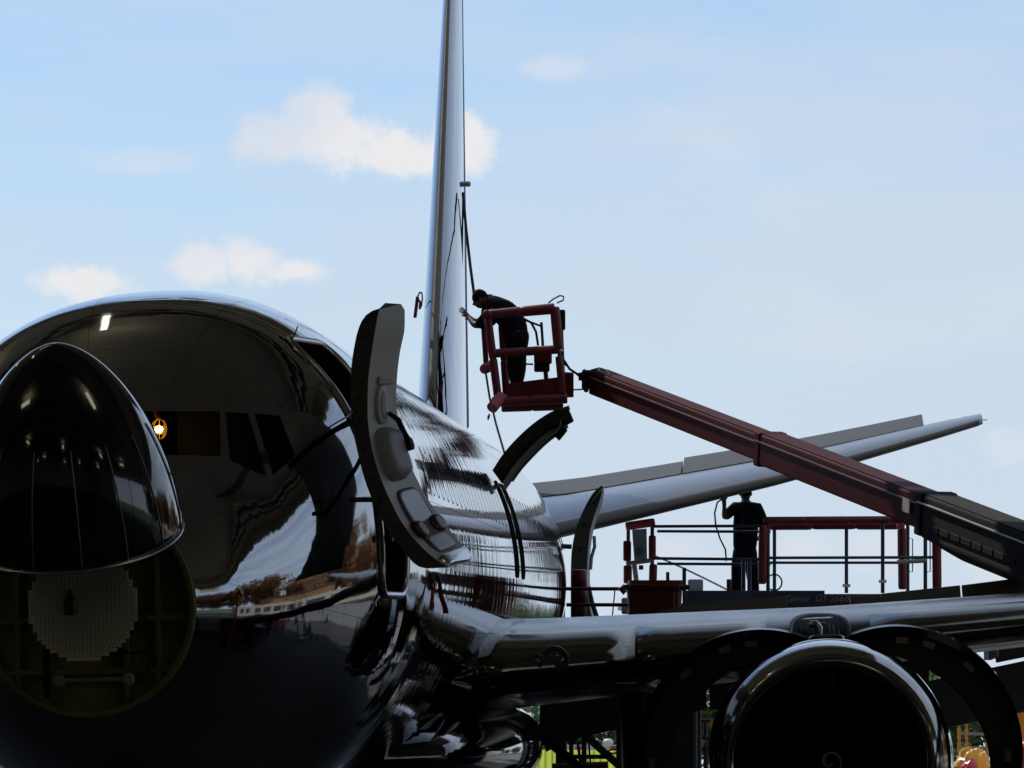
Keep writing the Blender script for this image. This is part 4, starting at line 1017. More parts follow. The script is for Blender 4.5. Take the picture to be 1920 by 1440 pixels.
for t in np.linspace(0, 1, 16):
    c = a + dr * (t * 7.0); q = .04 + .10 * min(1, t * 9); rings.append([c + sdv * (.20 * math.cos(z)) + upv * (-.02 + q * math.sin(z)) for z in np.linspace(0, 2 * math.pi, 17)[:-1]])
cvr.loft(rings, cap=True).build('cable_carrier', M['olivecover'], bl, smooth=60)
sd_ = -sdv if sdv.y > 0 else sdv
for k in range(20):
    c = b2 + dr * (.5 + k * .30) - upv * .10 + sd_ * .20
    MB().box(c, (dr * .13, sd_ * .006, upv * .035)).build('carrier_link', M['olivecover'], bl, bevel=.01)
# turret, chassis and wheels stand to the right of the picture
tb = b3
MB().beam(tb - dr * 1.0, tb + dr * 1.2, .8, .9).build('turret_arm', M['redpaint'], bl, bevel=.05)
MB().box((tb.x + .5, tb.y - 1.2, 1.55), (Vector((.9, 0, 0)), Vector((0, 1.8, 0)), Vector((0, 0, .55)))).build('counterweight', M['dark'], bl, bevel=.08)
MB().box((tb.x + .5, tb.y - 1.0, .75), (Vector((1.1, 0, 0)), Vector((0, 1.9, 0)), Vector((0, 0, .22)))).build('chassis', M['redpaint'], bl, bevel=.05)
for qx in (-1.2, 1.2):
    for qy in (-1.4, 1.4): MB().lathe((tb.x + .5 + qx, tb.y - 1.0 + qy, .48), (1, 0, 0), [(-.2, .2), (-.2, .44), (-.14, .48), (.14, .48), (.2, .44), (.2, .2)], 24).build('wheel', M['tyre'], bl, smooth=40)
# rotator between boom and basket
MB().box(W(1101, 712, 64), (Vector((.07, 0, 0)), Vector((0, .12, 0)), Vector((0, 0, .12)))).build('rotator', M['black'], bl, bevel=.02)
MB().box(W(1092, 706, 64), (Vector((.05, 0, 0)), Vector((0, .08, 0)), Vector((0, 0, .05)))).build('rotator_bracket', M['dark'], bl, bevel=.01)
for (x, y) in ((1099, 731), (1113, 699), (1096, 697)): MB().ball(W(x, y, 63.9), .035, 10).build('rotator_pin', M['dark'], bl, smooth=180)
tube('hydraulic_hose', [W(1050, 660, 63.9), W(1057, 675, 63.8), W(1068, 692, 63.8), W(1082, 701, 63.8), W(1098, 705, 63.9)], .016, M['black'], bl)
tube('hydraulic_hose', [W(1048, 678, 63.9), W(1060, 684, 63.8), W(1076, 697, 63.8), W(1090, 710, 63.9)], .010, M['black'], bl)
tube('hydraulic_hose', [W(1112, 693, 63.9), W(1124, 690, 63.7), W(1136, 694, 63.4), W(1145, 703, 63.2)], .010, M['black'], bl)
MB().box(W(1066, 722, 64), (Vector((.065, 0, 0)), Vector((0, .1, 0)), Vector((0, 0, .155)))).build('mount_plate', M['redpaint'], bl, bevel=.01)
tube('mount_bar', [W(1056, 699, 64), W(1074, 700, 64)], .012, M['dark'], bl)
tube('mount_bar', [W(1074, 731, 64), W(1094, 730, 64)], .010, M['dark'], bl)
# basket: bare rails under red foam rolls
ND, FD = 63.5, 64.5
def pad(pts, r_, name='foam_pad', m=None):
    """a foam roll in sections with pinched joints"""
    a, b = Vector(pts[0]), Vector(pts[1]); n_ = max(1, round((b - a).length / .42)); o = []
    L_ = []
    for k in range(n_):
        for t, q in ((0, .80), (.03, .97), (.10, 1.0), (.9, 1.0), (.97, .97), (1, .80)):
            L_.append((a.lerp(b, (k + t) / n_), r_ * q * (1 + .03 * math.sin(k * 2.3))))
    return MB().tube([q for q, _ in L_], [r for _, r in L_], 14).build(name, m or M['redpad'], bl, smooth=60)
def bar(pa, pb, r_, m, parent, name='rail', n=8): return tube(name, [pa, pb], r_, m, parent, n)
TLn, TRn, MLn, MRn, BLn, BRn = W(914, 590, ND), W(1040, 577, ND), W(922, 663, ND), W(1047, 655, ND), W(934, 748, ND), W(1055, 741, ND)
TLf, TRf, MLf, MRf, BLf, BRf = W(940, 594, FD), W(1052, 585, FD), W(944, 663, FD), W(1054, 658, FD), W(950, 742, FD), W(1058, 738, FD)
for a_, b_ in ((TLn, TRn), (MLn, MRn), (TLn, BLn), (TRn, BRn), (TLf, TRf), (MLf, MRf), (TLf, BLf), (TRf, BRf), (TLn, TLf), (TRn, TRf), (MLn, MLf), (MRn, MRf), (BLn, BLf), (BRn, BRf)):
    bar(a_, b_, .020, M['dark'], bl, 'basket_rail')
pad((TLn, TRn), .060); pad((MLn, MRn), .056); pad((TLn.lerp(BLn, .04), BLn), .052); pad((TRn.lerp(MRn, -.02), MRn), .064)
pad((TLf.lerp(BLf, .1), BLf), .050); pad((TLn.lerp(TLf, -.08), TLf), .06); pad((W(906, 600, 63.9), W(912, 690, 63.9)), .035)
pad((W(908, 692, 63.6), W(924, 684, 64.0)), .068, m=M['pinkpad'])
pad((BLn + Vector((-.08, 0, -.04)), BRn + Vector((.06, 0, -.04))), .066); pad((W(922, 766, 63.3), W(940, 742, 63.5)), .075, m=M['pinkpad'])
pad((W(940, 762, 63.9), W(1056, 758, 63.9)), .075); pad((MRn.lerp(BRn, .15), BRn), .05)
tb_ = MB().add([W(950, 719, ND), W(1056, 706, ND), W(1058, 742, ND), W(950, 748, ND)], [(0, 1, 2, 3)]).build('toe_board', M['redpaint'], bl, solid=.02)
tv, tf = text_mesh('JLG'); lg = MB(); lg.add([W(973 + 36 * x + 3 * y, 732 - 15 * y - 3 * x, ND - .012) for x, y in tv], tf); lg.build('basket_lettering', M['black'], bl, recalc=False)
MB().add([W(938, 748, ND), W(1056, 741, ND), W(1060, 738, FD), W(950, 743, FD)], [(0, 1, 2, 3)]).build('basket_floor', M['dark'], bl, solid=.03)
MB().box(W(1018, 668, 63.8), (Vector((.115, 0, 0)), Vector((0, .12, 0)), Vector((0, 0, .095)))).build('control_console', M['redpaint'], bl, bevel=.02)
MB().box(W(1016, 689, 63.8), (Vector((.10, 0, 0)), Vector((0, .10, 0)), Vector((0, 0, .055)))).build('console_base', M['black'], bl, bevel=.02)
tube('console_stem', [W(1023, 697, 63.8), W(1024, 710, 63.8)], .03, M['redpaint'], bl)
MB().box(W(1052, 600, 64), (Vector((.055, 0, 0)), Vector((0, .08, 0)), Vector((0, 0, .13)))).build('tool_bag', M['black'], bl, bevel=.02)
tube('guard_hoop', [W(1028, 568, 64), W(1038, 560, 64), W(1050, 554, 64), W(1057, 556, 64), W(1056, 563, 64), W(1044, 568, 64)], .012, M['grey'], bl)
tube('inner_hose', [W(983, 598, 63.9), W(996, 605, 63.9), W(1005, 622, 63.9), W(1009, 648, 63.9)], .016, M['black'], bl)
tube('inner_hose', [W(984, 600, 64), W(1000, 606, 64), W(1016, 612, 64)], .014, M['black'], bl)
bar(W(1015, 604, 64.2), W(1018, 650, 64.2), .018, M['dark'], bl, 'basket_rail')
bar(W(968, 682, 64.2), W(1000, 683, 64.2), .012, M['dark'], bl, 'basket_rail')
tube('tether_strap', [W(918, 776, 63.2), W(916, 782, 63.2), W(915, 788, 63.2)], [.010, .018, .006], M['pinkpad'], bl)
# ================================================================== PEOPLE
def person(label, joints, bones, fing, shirt_b, trouser_b, cap_pts, shirt_r, head, hair=None):
    """one continuous skinned body; clothes are thicker skins over the same bones"""
    def skin(name, names, bns, rad, m, parent=None, sub=2):
        idx = {n_: i for i, n_ in enumerate(names)}
        me = bpy.data.meshes.new(name); me.from_pydata([joints[n_][0] for n_ in names], [(idx[a], idx[b]) for a, b in bns], [])
        o = bpy.data.objects.new(name, me); COL.objects.link(o); me.materials.append(m)
        md = o.modifiers.new('skin', 'SKIN'); md.use_smooth_shade = True
        if not me.skin_vertices: me.skin_vertices.new()
        for i, n_ in enumerate(names):
            r_ = rad(n_); me.skin_vertices[0].data[i].radius = r_ if isinstance(r_, tuple) else (r_, r_); me.skin_vertices[0].data[i].use_root = False
        me.skin_vertices[0].data[0].use_root = True
        s_ = o.modifiers.new('sub', 'SUBSURF'); s_.levels = sub; s_.render_levels = sub
        if parent is not None: o.parent = parent
        return o
    names = list(joints); body = skin('person', names, bones, lambda n_: joints[n_][1], M['flesh'])
    tag(body, label, 'person')
    def sub_names(bs): 
        s_ = []; [s_.append(x) for b in bs for x in b if x not in s_]; return s_
    skin('shirt', sub_names(shirt_b), shirt_b, lambda n_: tuple(q + shirt_r for q in joints[n_][1]), M['cloth'], body)
    skin('trousers', sub_names(trouser_b), trouser_b, lambda n_: tuple(q + .026 for q in joints[n_][1]), M['cloth2'], body)
    hc, hd, hu = head   # centre, look direction, up direction
    hd = hd.normalized(); hu = (hu - hd * hu.dot(hd)).normalized(); hs2 = hd.cross(hu)
    mb = MB(); rings = []
    for i in range(13):
        a = -math.pi / 2 + math.pi * i / 12; rr = math.cos(a); zz = math.sin(a)
        rings.append([hc + hu * zz * .118 + hs2 * math.cos(t) * rr * .078 + hd * math.sin(t) * rr * .098 + hd * (.012 if zz < 0 else 0) for t in np.linspace(0, 2 * math.pi, 19)[:-1]])
    mb.loft(rings)
    nose = hc + hd * .098 - hu * .015; mb.tube([nose + hu * .03 - hd * .01, nose + hd * .018 - hu * .01, nose - hu * .02], [.008, .013, .008], 8)
    for q in (-1, 1): mb.ball(hc + hs2 * q * .080 - hu * .01, .022, 8, sx=(.6, 1, 1.3))
    mb.build('head', M['flesh'], body, smooth=180)
    for q in (-1, 1): MB().ball(hc + hd * .090 + hs2 * q * .032 + hu * .008, .011, 8).build('eye', M['white'], body, smooth=180)
    hr = MB(); rings = []
    for i in range(8):
        a = math.pi / 2 * (i / 7) * 1.0 - .12; rr = math.cos(a); zz = math.sin(a)
        rings.append([hc + hu * (zz * .122 + .012) + hs2 * math.cos(t) * rr * .087 + hd * (math.sin(t) * rr * .106 - .004) for t in np.linspace(0, 2 * math.pi, 19)[:-1]])
    hr.loft(rings)
    bd_ = cap_pts; k = len(hr.v)
    hr.loft([[hc + hu * (.024 - .012 * j) + (hs2 * math.cos(t) * (.080 - .012 * j) + bd_ * (math.sin(t) * .098 + j * .034)) for t in np.linspace(.35, math.pi - .35, 9)] for j in range(3)], closed=False)
    hr.build('cap', M['cloth'], body, smooth=60, solid=.006)
    return body
def fingers(j, b, hand, dirs, side, nrm, pre):
    """four fingers and a thumb, each its own short chain from the palm"""
    for k in range(4):
        off = side * ((k - 1.5) * .019); l_ = (.072, .082, .078, .062)[k]
        n1, n2, n3 = f'{pre}{k}a', f'{pre}{k}b', f'{pre}{k}c'
        j[n1] = (hand + off + dirs * .045, (.009, .009)); j[n2] = (hand + off + dirs * (.045 + l_ * .55) + nrm * .008, (.008, .008)); j[n3] = (hand + off + dirs * (.045 + l_ * .85) + nrm * .03, (.006, .006))
        b += [(pre + 'hand', n1), (n1, n2), (n2, n3)]
    j[pre + 'ta'] = (hand + side * -.04 + dirs * .01 + nrm * .01, (.011, .011)); j[pre + 'tb'] = (hand + side * -.055 + dirs * .045 + nrm * .022, (.008, .008)); b += [(pre + 'hand', pre + 'ta'), (pre + 'ta', pre + 'tb')]
# man on the scissor lift, back to us, reaching up to the stabilizer edge
DP = 70.0
def Q(px, py, dd=0): return W(px, py, DP + dd)
J = {'pelvis': (Q(1396, 1040), (.155, .115)), 'waist': (Q(1397, 1015), (.15, .11)), 'chest': (Q(1399, 978), (.172, .12)), 'upper': (Q(1399, 956), (.15, .10)), 'neck': (Q(1398, 942), (.055, .055)), 'headb': (Q(1398, 930, -.0), (.06, .06)),
     'ls': (Q(1378, 952), (.062, .062)), 'lu': (Q(1366, 962, -.03), (.052, .05)), 'le': (Q(1358, 971, -.10), (.042, .042)), 'lw': (Q(1358, 949, -.22), (.030, .028)), 'Lhand': (Q(1358, 939, -.26), (.036, .024)),
     'rs': (Q(1421, 953), (.062, .062)), 'ru': (Q(1428, 968, .02), (.052, .05)), 're': (Q(1433, 992, .08), (.042, .042)), 'rw': (Q(1424, 1008, .24), (.030, .028)), 'Rhand': (Q(1416, 1012, .30), (.036, .024)),
     'lh': (Q(1385, 1050), (.095, .095)), 'lk': (Q(1382, 1090, -.02), (.062, .062)), 'la': (Q(1379, 1127, .03), (.045, .045)), 'lf': (Q(1376, 1131, -.14), (.042, .035)),
     'rh': (Q(1408, 1050), (.095, .095)), 'rk': (Q(1412, 1090, -.02), (.062, .062)), 'ra': (Q(1416, 1127, .03), (.045, .045)), 'rf': (Q(1419, 1131, -.14), (.042, .035))}
Bn = [('pelvis', 'waist'), ('waist', 'chest'), ('chest', 'upper'), ('upper', 'neck'), ('neck', 'headb'), ('upper', 'ls'), ('ls', 'lu'), ('lu', 'le'), ('le', 'lw'), ('lw', 'Lhand'), ('upper', 'rs'), ('rs', 'ru'), ('ru', 're'), ('re', 'rw'), ('rw', 'Rhand'),
      ('pelvis', 'lh'), ('lh', 'lk'), ('lk', 'la'), ('la', 'lf'), ('pelvis', 'rh'), ('rh', 'rk'), ('rk', 'ra'), ('ra', 'rf')]
fingers(J, Bn, J['Lhand'][0], Vector((0, .1, 1)).normalized(), Vector((1, 0, 0)), Vector((0, .8, .2)), 'L')
fingers(J, Bn, J['Rhand'][0], Vector((-.6, .6, .1)).normalized(), Vector((0, 0, 1)), Vector((-.4, -.5, 0)), 'R')
SB = [('neck', 'upper'), ('pelvis', 'waist'), ('waist', 'chest'), ('chest', 'upper'), ('upper', 'ls'), ('ls', 'lu'), ('lu', 'le'), ('upper', 'rs'), ('rs', 'ru'), ('ru', 're')]
TB = [('waist', 'pelvis'), ('pelvis', 'lh'), ('lh', 'lk'), ('lk', 'la'), ('pelvis', 'rh'), ('rh', 'rk'), ('rk', 'ra')]
person('man in black T-shirt and cap standing on the scissor lift with one arm raised', J, Bn, None, SB, TB, Vector((0, 1, -.1)), .030, (Q(1398, 925), Vector((0, 1, .35)), Vector((0, -.2, 1))))
for (jn) in ('l', 'r'):
    a = J[jn + 'a'][0]; f_ = J[jn + 'f'][0]
sander = thing('air_tool', 'small dark air tool with curling hose in the raised hand above the scissor lift', 'tool', Q(1357, 932, -.3))
tube('tool_body', [Q(1352, 930, -.3), Q(1364, 932, -.3)], .03, M['dark'], sander)
tube('tool_hose', [Q(1356, 934, -.3), Q(1345, 942, -.3), Q(1340, 962, -.3), Q(1342, 985, -.3), Q(1350, 1010, -.2), Q(1360, 1030, -.1), Q(1362, 1052, -.1)], .012, M['black'], sander)
# man in the basket, bent over towards the fin
DP = 64.0
J = {'pelvis': (Q(968, 640), (.17, .15)), 'waist': (Q(966, 610, -.0), (.18, .15)), 'chest': (Q(948, 585), (.19, .16)), 'upper': (Q(928, 570), (.16, .13)), 'neck': (Q(912, 563, .0), (.055, .055)), 'headb': (Q(906, 560), (.06, .06)),
     'ls': (Q(922, 583, -.16), (.060, .060)), 'lu': (Q(912, 602, -.16), (.062, .06)), 'le': (Q(891, 611, -.12), (.050, .050)), 'lw': (Q(880, 597, .0), (.030, .028)), 'Lhand': (Q(874, 588, .1), (.036, .024)),
     'rs': (Q(928, 578, .16), (.060, .060)), 'ru': (Q(914, 594, .25), (.052, .05)), 're': (Q(902, 606, .30), (.042, .042)), 'rw': (Q(888, 600, .4), (.030, .028)), 'Rhand': (Q(880, 594, .5), (.036, .024)),
     'lh': (Q(968, 655, -.1), (.105, .10)), 'lk': (Q(966, 695, -.1), (.085, .085)), 'la': (Q(972, 737, -.1), (.048, .048)), 'lf': (Q(962, 741, -.15), (.042, .035)),
     'rh': (Q(970, 655, .12), (.105, .10)), 'rk': (Q(972, 695, .14), (.085, .085)), 'ra': (Q(966, 736, .14), (.048, .048)), 'rf': (Q(955, 740, .12), (.042, .035))}
Bn = [('pelvis', 'waist'), ('waist', 'chest'), ('chest', 'upper'), ('upper', 'neck'), ('neck', 'headb'), ('upper', 'ls'), ('ls', 'lu'), ('lu', 'le'), ('le', 'lw'), ('lw', 'Lhand'), ('upper', 'rs'), ('rs', 'ru'), ('ru', 're'), ('re', 'rw'), ('rw', 'Rhand'),
      ('pelvis', 'lh'), ('lh', 'lk'), ('lk', 'la'), ('la', 'lf'), ('pelvis', 'rh'), ('rh', 'rk'), ('rk', 'ra'), ('ra', 'rf')]
fingers(J, Bn, J['Lhand'][0], Vector((-.7, .3, .6)).normalized(), Vector((.3, 0, .7)).normalized(), Vector((-.2, .6, 0)), 'L')
fingers(J, Bn, J['Rhand'][0], Vector((-.7, .3, .5)).normalized(), Vector((.3, 0, .7)).normalized(), Vector((-.2, -.5, 0)), 'R')
person('man in dark clothes and cap bent forward over the rail of the red basket', J, Bn, None, SB, TB, Vector((.9, 0, .4)), .034, (Q(901, 561), Vector((-.9, .1, -.45)), Vector((-.35, 0, 1))))
# ================================================================== SCISSOR LIFT
sl_ = thing('scissor_lift', 'blue scissor lift with red padded rails raised under the tailplane', 'scissor lift', W(1470, 1225, 68) - Vector((0, 0, 2.76)))
N_, F_ = 67.0, 70.9
def srail(a, b, Dn, r_=.020, m=None, name='rail'): return tube(name, [W(a[0], a[1], Dn), W(b[0], b[1], Dn)], r_, m or M['bluerail'], sl_, 8)
# long rails: near side and far side, main deck and its extension
srail((1222, 987), (1437, 986), N_); srail((1232, 996), (1445, 997), F_ - 1.5); srail((1222, 1047), (1437, 1049), N_); srail((1232, 1057), (1445, 1058), F_ - 1.5)
srail((1437, 972), (1752, 970), N_, .022); srail((1440, 982), (1740, 982), F_, .022); srail((1437, 1046), (1752, 1045), N_); srail((1440, 1055), (1700, 1055), F_)
for x, y0, y1, Dn in ((1223, 985, 1112, N_), (1178, 990, 1112, F_ - 1.5), (1440, 970, 1112, N_), (1452, 992, 1112, F_), (1587, 985, 1112, F_), (1655, 972, 1112, N_), (1702, 975, 1112, F_), (1735, 972, 1110, N_), (1752, 972, 1112, N_)):
    srail((x, y0), (x, y1), Dn, .026, name='post')
for x, Dn in ((1394, 68.5), (1405, 69.3)): srail((x, 1050), (x, 1112), Dn, .030, name='post')
for x in (1587, 1655):
    MB().box(W(x, 1098 if x < 1600 else 1090, N_ - .2), (Vector((.05, 0, 0)), Vector((0, .03, 0)), Vector((0, 0, .02)))).build('post_clip', M['labelw'], sl_)
def spad(p0, p1, Dn, r_, m=None):
    a, b = W(p0[0], p0[1], Dn), W(p1[0], p1[1], Dn); n_ = max(1, round((b - a).length / .55)); L_ = []
    for k in range(n_):
        for t, q in ((0, .72), (.04, .95), (.12, 1.0), (.88, 1.0), (.96, .95), (1, .72)): L_.append((a.lerp(b, (k + t) / n_), r_ * q * (1 + .05 * math.sin(k * 3.1 + p0[0]))))
    return MB().tube([q for q, _ in L_], [r for _, r in L_], 14).build('foam_pad', m or M['redpad'], sl_, smooth=60)
spad((1432, 976), (1750, 974), N_ - .02, .050); spad((1440, 986), (1688, 985), F_, .058)
spad((1173, 987), (1228, 979), N_ + .1, .060, M['pinkpad'])
spad((1176, 1014), (1176, 1052), N_ + .3, .052); spad((1177, 1060), (1177, 1094), N_ + .3, .055); spad((1223, 1004), (1223, 1050), N_ - .02, .052); spad((1225, 1058), (1224, 1090), N_ - .02, .055)
spad((1431, 985), (1429, 1095), N_ - .05, .062); spad((1691, 990), (1692, 1105), F_ - .3, .062); spad((1756, 990), (1757, 1105), N_ - .02, .062); spad((1367, 1086), (1367, 1110), N_ + .2, .035)
spad((1682, 984), (1696, 984), F_ - .4, .062, M['pinkpad'])
# control box at the end rail
cb = MB().add([W(1185, 993, 67.3), W(1212, 991, 67.3), W(1213, 1047, 67.3), W(1189, 1050, 67.3)], [(0, 1, 2, 3)]).build('control_box', M['bluegrey'], sl_, solid=.12)
MB().box(W(1197, 1016, 67.2), (Vector((.035, 0, 0)), Vector((0, .01, 0)), Vector((0, 0, .045)))).build('warning_label', M['labeldim'], sl_)
MB().box(W(1199, 1034, 67.2), (Vector((.055, 0, 0)), Vector((0, .01, 0)), Vector((0, 0, .055)))).build('instruction_label', mat('label_pale', (.45, .5, .52), .5), sl_)
for k in range(4): MB().box(W(1199, 1028 + k * 4, 67.17), (Vector((.045, 0, 0)), Vector((0, .004, 0)), Vector((0, 0, .004)))).build('label_line', M['bluerail'], sl_)
srail((1174, 1057), (1226, 1050), N_ - .05, .03, M['aludull'], 'cross_bar'); tube('brace', [W(1189, 1056, 67), W(1193, 1088, 67)], .035, M['aludull'], sl_)
MB().box(W(1202, 1064, 67.3), (Vector((.03, 0, 0)), Vector((0, .05, 0)), Vector((0, 0, .03)))).build('cable_socket', M['dark'], sl_)
for x in (1709, 1742): 
    tube('gate_handle', [W(x - 4, 1010, N_), W(x + 2, 1010, N_), W(x + 2, 1072, N_), W(x - 4, 1072, N_)], .009, M['grey'], sl_, 6)
srail((1682, 1054), (1738, 1051), N_ - .02, .03, M['grey'], 'gate_latch')
tube('hose_coil', [W(1452 + 14 * math.cos(a), 1092 + 15 * math.sin(a), N_ - .1) for a in np.linspace(-2.2, 2.2, 20)], .011, M['black'], sl_, 6)
tube('coiled_cable', [W(1228 + (1362 - 1228) * t, 1043 + 62 * t ** 1.1 + 1.6 * math.sin(t * 330), N_ + .3 + .008 * math.cos(t * 330)) for t in np.linspace(0, 1, 420)], .006, M['black'], sl_, 4)
# deck and its side skirt
dk = MB()
zt = W(1400, 1109, N_).z
MB().abox(W(1170, 1200, N_).x, W(1770, 1200, N_).x, N_ - .04, F_ + .2, zt - .22, zt - .16).build('deck', M['bluerail'], sl_)
MB().abox(W(1280, 1200, N_).x, W(1545, 1200, N_).x, N_ - .10, N_ - .05, zt - .30, zt + .01).build('deck_skirt', mat('skirt_blue', (.022, .032, .055), .4, 0, .2, 3), sl_, bevel=.006)
MB().abox(W(1475, 1200, N_).x, W(1775, 1200, N_).x, N_ - .14, N_ - .11, zt - .55, zt - .035).build('deck_skirt', mat('skirt_navy', (.018, .024, .04), .4, 0, .2, 3), sl_, bevel=.006)
tv, tf = text_mesh('Genie  GS 2668'); lg = MB(); lg.add([W(1473 + 118 * x + 3 * y, 1129 - 13.5 * y - 1.0 * x, N_ - .45) for x, y in tv], tf); lt_ = lg.build('deck_lettering', mat('letter', (.16, .15, .14), .5), sl_, recalc=False); lt_['kind'] = 'stuff'
MB().box(W(1304, 1099, N_), (Vector((.10, 0, 0)), Vector((0, .12, 0)), Vector((0, 0, .09)))).build('junction_box', M['bluegrey'], sl_, bevel=.02)
x0, x1 = W(1300, 1200, 68).x, W(1740, 1200, 68).x
for k in range(5):
    z0 = .8 + k * .48; z1 = z0 + .48
    for Dq in (67.3, 69.4):
        MB().beam((x0 + .3, Dq, z0), (x1 - .3, Dq, z1), .06, .12).build('scissor_arm', M['bluerail'], sl_); MB().beam((x0 + .3, Dq + .08, z1), (x1 - .3, Dq + .08, z0), .06, .12).build('scissor_arm', M['bluerail'], sl_)
MB().abox(x0 + .1, x1 - .1, 67.2, 69.6, .35, .8).build('chassis', M['bluerail'], sl_, bevel=.04)
for qx in (x0 + .4, x1 - .4):
    for qy in (67.2, 69.6): MB().lathe((qx, qy, .36), (0, 1, 0), [(-.14, .1), (-.14, .33), (-.08, .36), (.08, .36), (.14, .33), (.14, .1)], 20).build('wheel', M['tyre'], sl_, smooth=40)
# ================================================================== WORK PLATFORM by the aft door with the red bin
wpf = thing('work_platform', 'dark work platform with red padded corner post in front of the aft door', 'work platform', W(1120, 1225, 60) - Vector((0, 0, 2.76)))
dz = W(1100, 1196, 59).z
MB().abox(W(1050, 0, 59).x, W(1310, 0, 59).x, 58.0, 60.2, dz - .12, dz).build('deck', M['dark'], wpf)
def prail(a, b, Dn, r_=.022, m=None, name='rail'): return tube(name, [W(a[0], a[1], Dn), W(b[0], b[1], Dn)], r_, m or M['dark'], wpf, 8)
prail((1052, 1104), (1180, 1104), 59.0); prail((1062, 1134), (1180, 1134), 59.0, .022); prail((1056, 1103), (1056, 1190), 58.9); prail((1153, 1106), (1146, 1178), 59.2, .008, name='guy_line'); prail((1048, 1024), (1072, 1025), 61.0, .03)
pd = MB(); a, b = W(1085, 1068, 59.2), W(1085, 1195, 59.2)
L_ = []
for k in range(4):
    for t, q in ((0, .9), (.05, 1), (.95, 1), (1, .9)): L_.append((a.lerp(b, (k + t) / 4), .095 * q))
pd.tube([q for q, _ in L_], [r for _, r in L_], 14).build('padded_post', M['redpad'], wpf, smooth=60)
for qx in (1056, 1304):
    for Dq in (58.2, 60.0): tube('leg', [Vector((W(qx, 0, 59).x, Dq, dz - .1)), Vector((W(qx, 0, 59).x, Dq, 0.02))], .035, M['dark'], wpf, 8)
for (a, b) in (((1056, 58.2), (1304, 58.2)), ((1056, 60.0), (1304, 60.0))):
    MB().beam((W(a[0], 0, 59).x, a[1], .3), (W(b[0], 0, 59).x, b[1], dz - .3), .04, .06).build('brace', M['dark'], wpf)
rb = thing('red_bin', 'red rectangular bin with a wide rim standing above the wing root', 'bin', W(1228, 1196, 59))
z0, z1, z2 = dz + .002, W(0, 1106, 58.6).z, W(0, 1088, 58.6).z
def rect_ring(xa, xb, ya, yb, z, r_=.06, n=5):
    o = []
    for (cx, cy, a0) in ((xb - r_, yb - r_, 0), (xa + r_, yb - r_, 90), (xa + r_, ya + r_, 180), (xb - r_, ya + r_, 270)):
        for k in range(n): a = R(a0 + 90 * k / (n - 1)); o.append((cx + r_ * math.cos(a), cy + r_ * math.sin(a), z))
    return o
xa, xb = W(1178, 0, 58.6).x, W(1279, 0, 58.6).x
MB().loft([rect_ring(xa + .02, xb - .03, 58.6, 59.4, z0), rect_ring(xa, xb, 58.55, 59.45, z1)], cap=True).build('body', M['binred'], rb, smooth=50)
MB().loft([rect_ring(xa - .04, xb + .06, 58.5, 59.5, z1 + .001), rect_ring(xa - .05, xb + .08, 58.48, 59.52, z1 + .04), rect_ring(xa - .05, xb + .08, 58.48, 59.52, z1 + .06), rect_ring(xa + .0, xb + .03, 58.52, 59.48, z1 + .062), rect_ring(xa + .01, xb + .02, 58.53, 59.47, z2)], cap=True).build('lid', M['binred'], rb, smooth=40)
for x in (1264, 1272): tube('corner_strip', [W(x, 1110, 58.45), W(x - 1, 1178, 58.5)], .010, M['pinkpad'], rb, 6)
tube('handle', [W(1172, 1098, 58.5), W(1163, 1104, 58.5), W(1172, 1112, 58.5)], .03, M['binred'], rb)
hk = thing('stanchion', 'grey upright post standing right beside the red bin', 'post', W(1283, 1196, 58.6))
MB().box((W(1283, 1130, 58.3) + W(1283, 1130, 58.3)) / 2, (Vector((.022, 0, 0)), Vector((0, .02, 0)), Vector((0, 0, .41)))).build('upright', M['steel'], hk, bevel=.005)
MB().box(W(1283, 1102, 58.2), (Vector((.06, 0, 0)), Vector((0, .03, 0)), Vector((0, 0, .025)))).build('clamp', M['dark'], hk, bevel=.005)
MB().box(W(1252, 1082, 59.2), (Vector((.02, 0, 0)), Vector((0, .02, 0)), Vector((0, 0, .06)))).build('short_peg', M['dark'], hk)
MB().box(W(1173, 1136, 59.8), (Vector((.05, 0, 0)), Vector((0, .03, 0)), Vector((0, 0, .10)))).build('side_plate', M['bluegrey'], wpf, bevel=.02)
# ================================================================== THINGS UNDER THE WING
ct = thing('corrugated_screen', 'yellow-green corrugated plastic screen glimpsed under the wing root', 'screen', W(1080, 1225, 80) - Vector((0, 0, 3.06)))
z0, zt = -.3, W(0, 1402, 80).z; x0, x1 = W(985, 0, 80).x, W(1190, 0, 80).x; cmb = MB(); rows_ = []
n_ = 64
for k in range(n_ + 1):
    x = x0 + (x1 - x0) * k / n_; rows_.append((x, 79.4 + (.05 if (k // 2) % 2 else 0)))
cmb.loft([[(x, y, z0) for x, y in rows_], [(x, y, zt) for x, y in rows_]], closed=False).build('corrugated_sheet', M['lime'], ct)
for q in (x0, (x0 + x1) / 2, x1): MB().abox(q - .03, q + .03, 79.5, 79.56, z0, zt).build('frame_post', M['grey'], ct)
MB().abox(x0, x1, 79.30, 79.38, zt - .02, zt + .06).build('top_rail', M['white'], ct)
for k in range(3): MB().abox(x0 + .25 + k * .55, x0 + .40 + k * .55, 79.28, 79.295, zt, zt + .04).build('reflector', M['plor'], ct)
gv = thing('roof_ventilator', 'white ribbed globe ventilator on top of the yellow-green screen', 'ventilator', W(1140, 1400, 80))
gm = MB(); c = W(1140, 1392, 80); rings = []
for i in range(9):
    a = -math.pi / 2 + math.pi * i / 8; rings.append([c + Vector((math.cos(a) * math.cos(t) * .085 * (1 + .07 * math.cos(12 * t)), math.cos(a) * math.sin(t) * .085 * (1 + .07 * math.cos(12 * t)), math.sin(a) * .062)) for t in np.linspace(0, 2 * math.pi, 49)[:-1]])
gm.loft(rings).build('globe', M['white'], gv, smooth=30)
